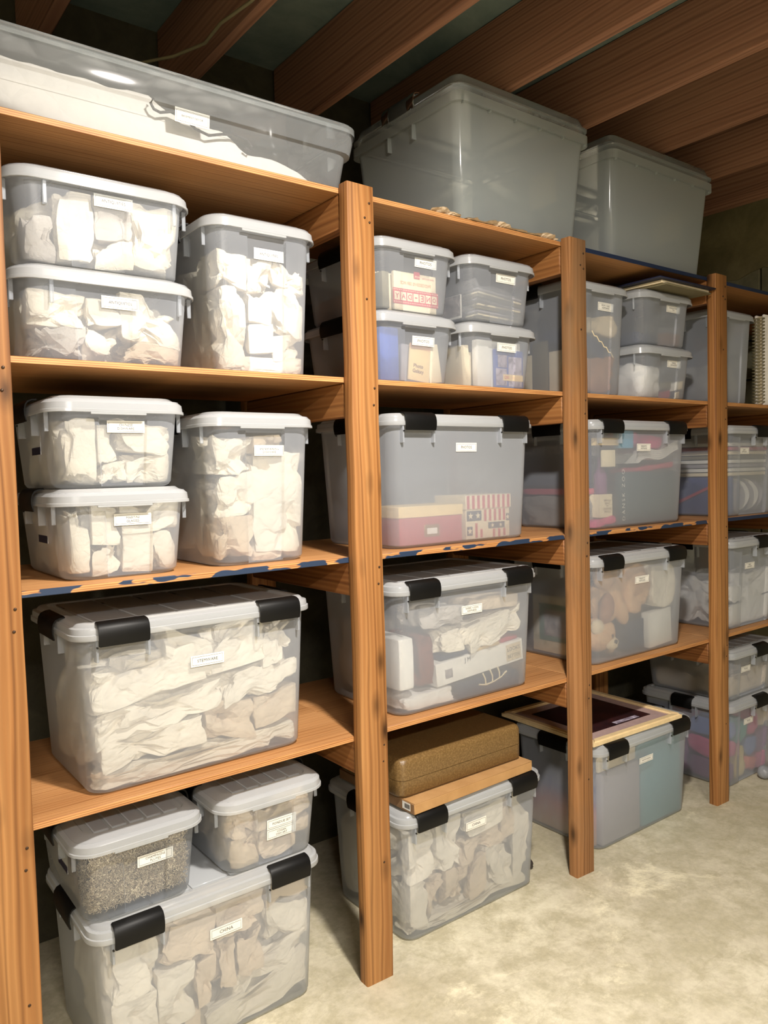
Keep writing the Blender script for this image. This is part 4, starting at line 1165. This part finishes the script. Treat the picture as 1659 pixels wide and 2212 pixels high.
G_ = None
F2 = Bin('narrow', .342, .060, z2, .330, .43, .2065, 'small clear photo bin with buff envelopes, lower left of four', group=G_)
F2.name(['PHOTOS'], .366, 1.783, .085)
F1 = Bin('narrow', .343, .060, z2 + .2075, .330, .43, .2065, 'small clear photo bin with red printed envelopes, upper left of four')
F1.name(['PHOTOS'], .380, 2.010, .083)
F4 = Bin('narrow', .694, .060, z2, .335, .43, .2065, 'small clear photo bin with a blue envelope, lower right of four')
F4.name(['PHOTOS'], .716, 1.791, .087)
F3 = Bin('narrow', .694, .060, z2 + .2075, .335, .43, .2065, 'small clear photo bin with bagged prints, upper right of four')
F3.name(['PHOTOS'], .716, 2.008, .088)
# F1: packets
env = item('photo_envelope', F1, .22, .86, .0, .035, .0, .66, 'cream_card', 'cream envelope printed with a red film strip in the upper left photo bin', 'envelope')
stp = box('film_strip', -.0855, .0855, -.0012, -.0004, .018, .062, M['print_red'], env, 0); stp.location.y = -.0076
for k, ch_ in enumerate('ONE-DAY'):
    fx = .070 - k * .0235
    fr_ = box('film_frame', fx - .0098, fx + .0098, -.0005, -.0001, .010, .034, M['cream_card'], stp, 0); fr_.location.y = -.0008
    if True:
        lt_ = text_mesh('lettering', [ch_], M['print_red'], stp, .014, .018 if ch_ != '-' else .004, mirror=True, bold=True); lt_.location = (fx, -.0013, .022)
bm = bmesh.new()
for k in range(26):
    for z in (.0035, .0385): add_box(bm, -.083 + k * .0066, -.083 + k * .0066 + .0032, -.0008, -.0004, z, z + .0025)
bm_obj('sprocket_holes', bm, M['cream_card'], stp)
rq = box('red_square', -.006, .016, -.0012, -.0004, .096, .116, M['print_red'], env, 0); rq.location.y = -.0076
tq = text_mesh('lettering', ['KIOSK'], M['cream_card'], rq, .018, .006, mirror=True, bold=True); tq.location = (0, -.0008, .006)
tq = text_mesh('lettering', ['DEVELOP AT THE'], M['print_red'], env, .045, .006, mirror=True); tq.location = (.048, -.0081, .100)
tq = text_mesh('lettering', ['PROCESSING SERVICE'], M['print_orange'], env, .115, .010, mirror=True, bold=True); tq.location = (.0, -.0081, .080)
for k in range(7):
    item('photo_envelope', F1, .06 + .01 * (k % 3), .80, .05 + k * .05, .085 + k * .05, .0, .64 + .02 * (k % 3), ('cream_card', 'cream_card', 'yellow_card')[k % 3], '%s cream envelope behind the red film strip one in the upper left photo bin' % ad[k], 'envelope', lean=-3)
item('card_stack', F1, .05, .95, .46, .96, .0, .45, 'brown_card', 'brown cardboard box at the back of the upper left photo bin', 'box')
item('photo_envelope', F1, .05, .15, .0, .40, .0, .62, 'olive_card', 'greenish envelope edge at the left front corner of the upper left photo bin', 'envelope')
# F2
item('photo_album', F2, .02, .30, .02, .50, .0, .93, 'blue_card', 'blue album at the left of the lower left photo bin', 'album', bev=.006)
en2 = item('photo_envelope', F2, .40, .72, .0, .02, .03, .66, 'yellow_card', 'buff photo envelope with printed script in the lower left photo bin', 'envelope', tilt=-6)
tq = text_mesh('lettering', ['Photo', 'Galaxy'], M['brown_card'], en2, .046, .030, bold=True); tq.location = (-.005, -.0045, .035)
box('printed_band', -.042, .038, -.0042, -.0036, .094, .108, M['print_orange'], en2, 0)
en3 = item('photo_envelope', F2, .74, .93, .0, .02, .02, .70, 'cream_card', 'plain cream envelope right of the one with printed script', 'envelope', tilt=8)
for k in range(4):
    item('photo_envelope', F2, .34 + .02 * k, .90, .04 + k * .04, .065 + k * .04, .02, .66, 'grey_card', '%s grey envelope behind the buff ones in the lower left photo bin' % ad[k], 'envelope', tilt=-3)
item('card_box', F2, .34, .96, .30, .96, .0, .60, 'brown_card', 'brown box at the back of the lower left photo bin', 'box')
# F3: prints in clear bags
for k in range(9):
    v0 = .03 + k * .062
    a_t = -5 if k > 4 else -2
    item('photo_packet', F3, .16 + .012 * ((k * 5) % 3), .92, .02, .46, v0, v0 + .040, ('olive_card', 'cream_card', 'grey_card')[k % 3], '%s photo packet from the bottom in the upper right photo bin' % ad[k] if k < 8 else 'topmost photo packet in the upper right photo bin', 'packet', tilt=-a_t * -1, bev=.003)
a, e = F3.pt(.08, 0, .0), F3.pt(.97, .50, .74)
o = lump('plastic_bag', (a + e) / 2, (e.x - a.x, e.y - a.y, e.z - a.z), M['bag'], 77, -7, .010, (8, 20), .5, 4, F3, 7, 28)
tag(o, 'clear plastic bag around the photo packets in the upper right photo bin', 'bag')
item('pink_envelope', F3, .0, .05, .42, .97, .42, .88, 'print_orange', 'peach envelope against the left side of the upper right photo bin', 'envelope')
op = item('old_photograph', F3, .0, .02, .10, .38, .06, .50, 'white_card', 'old black and white print with white border, left side of the upper right photo bin', 'photograph')
x_ = box('image', -.0006, 0, -.048, .048, .008, .072, M['photo'], op, 0); x_.location.x = -.0035
# F4
item('white_envelope', F4, .17, .94, .03, .10, .0, .90, 'white_card', 'large white envelope behind the blue photo envelope in the lower right photo bin', 'envelope')
qe = item('photo_envelope', F4, .42, .945, .0, .02, .02, .74, 'blue_card', 'blue photo envelope with pictures and a yellow band in the lower right photo bin', 'envelope')
for x0, x1, z0, z1 in ((-.052, -.010, .064, .104), (-.062, -.012, .006, .060), (-.004, .058, .004, .100)):
    box('printed_photo', x0, x1, -.0034, -.0030, z0, z1, M['photo_col'], qe, 0).location.y = -.0050
yb = box('yellow_band', -.030, .062, -.0040, -.0035, .022, .042, M['yellow_card'], qe, 0); yb.location.y = -.0058
tq = text_mesh('lettering', ['QSS'], M['print_red'], yb, .026, .011, bold=True); tq.location = (-.030, -.0006, .010)
tq = text_mesh('lettering', ['PHOTO'], M['print_orange'], yb, .046, .012); tq.location = (.012, -.0006, .010)
item('white_envelope', F4, .02, .15, .10, .60, .0, .80, 'cream_card', 'cream envelope at the left side of the lower right photo bin', 'envelope', tilt=4)
item('card_box', F4, .18, .96, .16, .96, .0, .70, 'cream_card', 'cream box at the back of the lower right photo bin', 'box')

# third bay, upper shelf
G1 = Bin('narrow', 1.190, .058, z2, .345, .43, .400, 'tall clear bin with a plush head and brown cloth past the third post')
G1.name(['MOM + DAD', 'KEEPSAKES'], 1.223, 1.974, .088, .029)
one('plush_animal', G1, .38, .92, .02, .42, .62, .84, 'plush_cream', 'cream plush head at the top of the tall bin beyond the third post', 'plush toy', boxy=.9, smooth=180, amp=.008)
one('dark_cloth', G1, .02, .70, .02, .42, .44, .61, 'cloth_navy', 'dark cloth with pale trim under the cream plush head', 'cloth', tilt=-24, smooth=180, amp=.006)
tr_ = tube('lace_trim', [G1.pt(.36 + .05 * i, -.01 + .002, .63 - .025 * i) + Vector((0, 0, .004 * (-1) ** i)) for i in range(10)], .0024, M['cream_card'])
tag(tr_, 'wavy pale lace trim between the plush head and the dark cloth', 'trim')
one('brown_cloth', G1, .30, .92, .0, .42, .02, .42, 'plush_dark', 'brown fringed cloth filling the lower half of the tall bin beyond the third post', 'cloth', smooth=180, amp=.010, freq=(4, 16))
one('grey_cloth', G1, .02, .28, .0, .42, .02, .42, 'cloth_grey', 'grey cloth at the lower left of the tall bin beyond the third post', 'cloth', smooth=180)
for k in range(3):
    item('flat_folder', G1, .0, .02 + .001, .10 + k * .22, .30 + k * .22, .0, .45 + .12 * (k % 2), ('cream_card', 'olive_card', 'cream_card')[k], '%s flat folder against the left side of the tall bin beyond the third post' % ad[k], 'folder', bev=.0008)
G3 = Bin('narrow', 1.602, .055, z2, .365, .43, .2065, 'lower of two small bins beside the fourth post, white plastic bag inside', mat='tub')
G3.name(['MERRILL', 'ORNAMENTS'], 1.648, 1.797, .09)
one('white_bag', G3, .0, .52, .0, .90, .0, .78, 'cloth_white', 'round white plastic bag filling the left half of the lower small bin', 'bag', amp=.010, smooth=180, boxy=.85)
for k, (mt, u0, v0) in enumerate((('red_card', .54, .0), ('navy_card', .66, .0), ('cream_card', .80, .0), ('olive_card', .56, .22), ('white_card', .70, .20), ('cream_card', .84, .24))):
    one('ornament', G3, u0, u0 + .13, .0, .34, v0, v0 + .20, mt, '%s %s ornament right of the white bag in the lower small bin' % ({'red_card': 'dull red', 'navy_card': 'navy', 'cream_card': 'cream', 'olive_card': 'olive', 'white_card': 'white'}[mt], 'bottom' if v0 == 0 else 'upper'), 'ornament', amp=.006, sub=3, tilt=18)
G2 = Bin('narrow', 1.600, .055, z2 + .2075, .365, .43, .2065, 'upper of two small bins beside the fourth post, mostly dark and empty')
G2.name(["GRANDMOTHER'S", 'TINS'], 1.645, 2.010, .09)
one('dark_cloth', G2, .04, .55, .04, .80, .0, .30, 'cloth_navy', 'dark cloth low at the left of the upper small bin beside the fourth post', 'cloth', smooth=180)
one('brown_cloth', G2, .57, .96, .02, .60, .0, .34, 'brown_card', 'brown cloth low at the right of the upper small bin beside the fourth post', 'cloth', smooth=180)
# folders lying on the upper small bin
nb = empty('notebook_stack', (0, 0, 0)); bpy.data.objects.remove(nb)
tz = z2 + .4142
o = box('paper_pad', 1.47, 1.790, .0, .30, tz, tz + .007, M['olive_card'], None, .002); o.rotation_euler.z = R(2); tag(o, 'cream paper pad lying directly on the upper small bin beside the fourth post', 'pad')
o = box('white_notebook', 1.46, 1.79, .01, .30, tz + .0075, tz + .018, M['cream_card'], None, .002); o.rotation_euler.z = R(1); tag(o, 'white notebook between the cream pad and the dark folder', 'notebook')
o = box('dark_folder', 1.43, 1.811, -.008, .30, tz + .0185, tz + .0255, M['navy_card'], None, .003); tag(o, 'dark navy folder on top of the white notebook under the top shelf', 'folder')
H1 = Bin('narrow', 2.095, .055, z2, .345, .43, .395, 'tall empty-looking clear bin on the upper shelf beyond the fourth post', mat='tub_dense')
one('grey_cloth', H1, .05, .95, .05, .9, .0, .5, 'cloth_grey', 'grey cloth low inside the tall bin beyond the fourth post', 'cloth', smooth=180)
# spiral bound album at the right edge
ab = empty('spiral_album', (2.47, .055, z2), 'white spiral-bound album standing upright at the right edge of the upper shelf', 'album')
box('cover', -.155, .20, .0, .012, 0, .40, M['white_card'], ab, .004, 2)
box('cover', -.155, .20, .034, .046, 0, .40, M['white_card'], ab, .004, 2)
box('page_block', -.150, .195, .013, .033, .004, .394, M['cream_card'], ab, .002)
for k in range(26):
    z = .016 + k * .0146
    if k == 0:
        rg = tube('ring_wire', [(-.165 + .016 * math.cos(a_), .023 + .026 * math.sin(a_), 0) for a_ in [i * math.pi / 7 for i in range(14)]], .0030, M['olive_card'], ab, 6); rgm = rg.data
    else:
        rg = bpy.data.objects.new('ring_wire', rgm); C.objects.link(rg); rg.parent = ab
    rg.location.z = z
tq = text_mesh('lettering', ['PHOTOS', 'LETTERS', 'CARDS'], M['olive_card'], ab, .12, .10); tq.location = (.02, -.0006, .27)

# ---- top shelf
z1 = S[1] + .0005
A1 = Bin('tote', -.355, .045, z1, .985, .42, .176, 'long low clear tote of white sheeting and iron hooks on the top shelf', inset=.040, mat='tub_clear', latch=False)
A1.name(['BASEMENT DECOR'], -.342, 2.243, .086, .032)
# white sheet heaped towards the left
def sheet():
    nx, ny = 90, 34; q = np.random.RandomState(3)
    dirs = [(q.uniform(-1, 1), q.uniform(-1, 1), q.uniform(6, 20), q.uniform(0, 1)) for _ in range(9)]
    top, hx_ = [], None
    vs = []
    for j in range(ny + 1):
        for i in range(nx + 1):
            u, w_ = i / nx, j / ny
            h_ = .146 - .113 * min(1, max(0, (u - .40) / .55)) ** .9 - .012 * (1 - u) * 0
            x, y = -.428 + .856 * u, -.146 + .292 * w_
            f_ = 0
            for a_, b_, fr__, ph in dirs: f_ += abs(((x * a_ + y * b_) * fr__ + ph) % 1 - .5) * 2 - .5
            h2 = h_ * (1 - .18 * abs(w_ - .35)) + .0045 * f_
            if j == 0 or j == ny or i == 0 or i == nx: h2 = .012
            z = max(.010, min(.140, h2))
            yy = y
            vs.append((x + .003 * f_, yy, z))
    fs = [(j * (nx + 1) + i, j * (nx + 1) + i + 1, (j + 1) * (nx + 1) + i + 1, (j + 1) * (nx + 1) + i) for j in range(ny) for i in range(nx)]
    n0 = len(vs); vs += [(-.428, -.146, .008), (.428, -.146, .008), (.428, .146, .008), (-.428, .146, .008)]
    fs.append((n0 + 3, n0 + 2, n0 + 1, n0))
    o = mesh_obj('white_sheet', vs, fs, M['cloth_white'], None, 50); o.location = (A1.cx, A1.cy, z1 + .001)
    tag(o, 'white sheeting heaped inside the long tote on the top shelf', 'sheet')
sheet()
def spiral(cx, cz, r_, turns, n=26, a0=0):
    return [Vector((cx + r_ * (1 - .75 * i / n) * math.cos(a0 + turns * 6.283 * i / n), .085, cz + r_ * (1 - .75 * i / n) * math.sin(a0 + turns * 6.283 * i / n))) for i in range(n + 1)]
ih = empty('iron_hook', (-.372, .090, z1 + .072), 'dark curled iron hook lying on the white sheeting in the long tote', 'hook')
for seq in ([(-.055, .0, .052), (-.062, .0, .040), (-.055, .0, .028), (-.040, .0, .024), (-.022, .0, .030), (-.010, .0, .034), (.02, .002, .028), (.05, .004, .008)],
            [(.02, .0, .026), (.045, .0, .008), (.08, .0, .0), (.115, .002, .012), (.15, .004, .020), (.185, .006, .016), (.200, .006, .002), (.192, .006, -.010), (.180, .006, -.004)]):
    tube('iron_rod', seq, .0034, M['steel_dark'], ih, 8)
A2 = Bin('clear', .800, .046, z1 + .004, .628, .56, .440, 'big empty clear bin on the top shelf above the photo bins', inset=.042, mat='tub_grey')
A3 = Bin('clear', 1.565, .046, z1, .672, .56, .440, 'second big empty clear bin at the right end of the top shelf', inset=.045, mat='tub_grey')
for A in (A2, A3):
    z = .235; hx, hy = A.half(z)
    o = box('side_sticker', -.0006, 0, -.0625, .0625, 0, .118, M['cream_card'], A.o, 0); o.location = (hx - .004, -.02 - A.d / 2 + .28 - .06, z - .04)
# torn paper liner sticking out below the first big bin
vs, fs = [], []; q = random.Random(12); n = 46
for i in range(n + 1):
    x = .37 + .545 * i / n
    ed = .006 + abs(math.sin(i * .55)) * .012 + q.uniform(-.004, .005); ed = max(.001, ed) if not 9 < i < 12 else -.004
    dz = max(0, .010 * math.sin(i * .33 + .4)) + q.uniform(0, .003)
    vs += [(x, .043 - ed, .001 + dz), (x, .050, .0005), (x, .20, .0003), (x, .20, -.0004), (x, .050, -.0003), (x, .043 - ed, .0002 + dz)]
for i in range(n):
    for k in range(5): fs.append((i * 6 + k, (i + 1) * 6 + k, (i + 1) * 6 + k + 1, i * 6 + k + 1))
o = mesh_obj('paper_liner', vs, fs, M['paper_tan']); o.location = (0, 0, S[1] + .0010)
tag(o, 'torn brown paper liner sticking out under the first big empty bin', 'paper')

# product stickers on the left sides of small bins
for b in (C1, C2, E2):
    z = .08; hx, hy = b.half(z)
    o = box('product_sticker', -.0008, 0, -.04, .04, 0, .055, M['sticker'], b.o, 0); o.location = (-hx - .0004, -.02, z)
    x_ = box('dark_band', -.0004, 0, -.04, .04, .0, .018, M['navy_card'], o, 0); x_.location.x = -.0008

# grey ball on the floor at the right edge
bl = empty('grey_ball', (2.235, .02, 0), 'small grey ball with a round mouth lying on the concrete at the right edge', 'ball')
o = lathe('ball_shell', [(.0001, -.030), (.012, -.0275), (.022, -.0205), (.029, -.008), (.030, .004), (.026, .015), (.017, .0247), (.012, .0270), (.010, .024), (.0001, .022)], M['ball'], bl)
o.location.z = .030; o.rotation_euler = (R(20), R(55), 0)
# small dark clump on the floor by the china bin
o = lump('dark_cloth_scrap', (.845, .16, .020), (.04, .04, .026), M['steel_dark'], 9, 0, .006, (12, 30), .9, 3, None, 5, 180)
o.location.z = .001
tag(o, 'small dark scrap on the floor right of the china bin under the case', 'scrap')
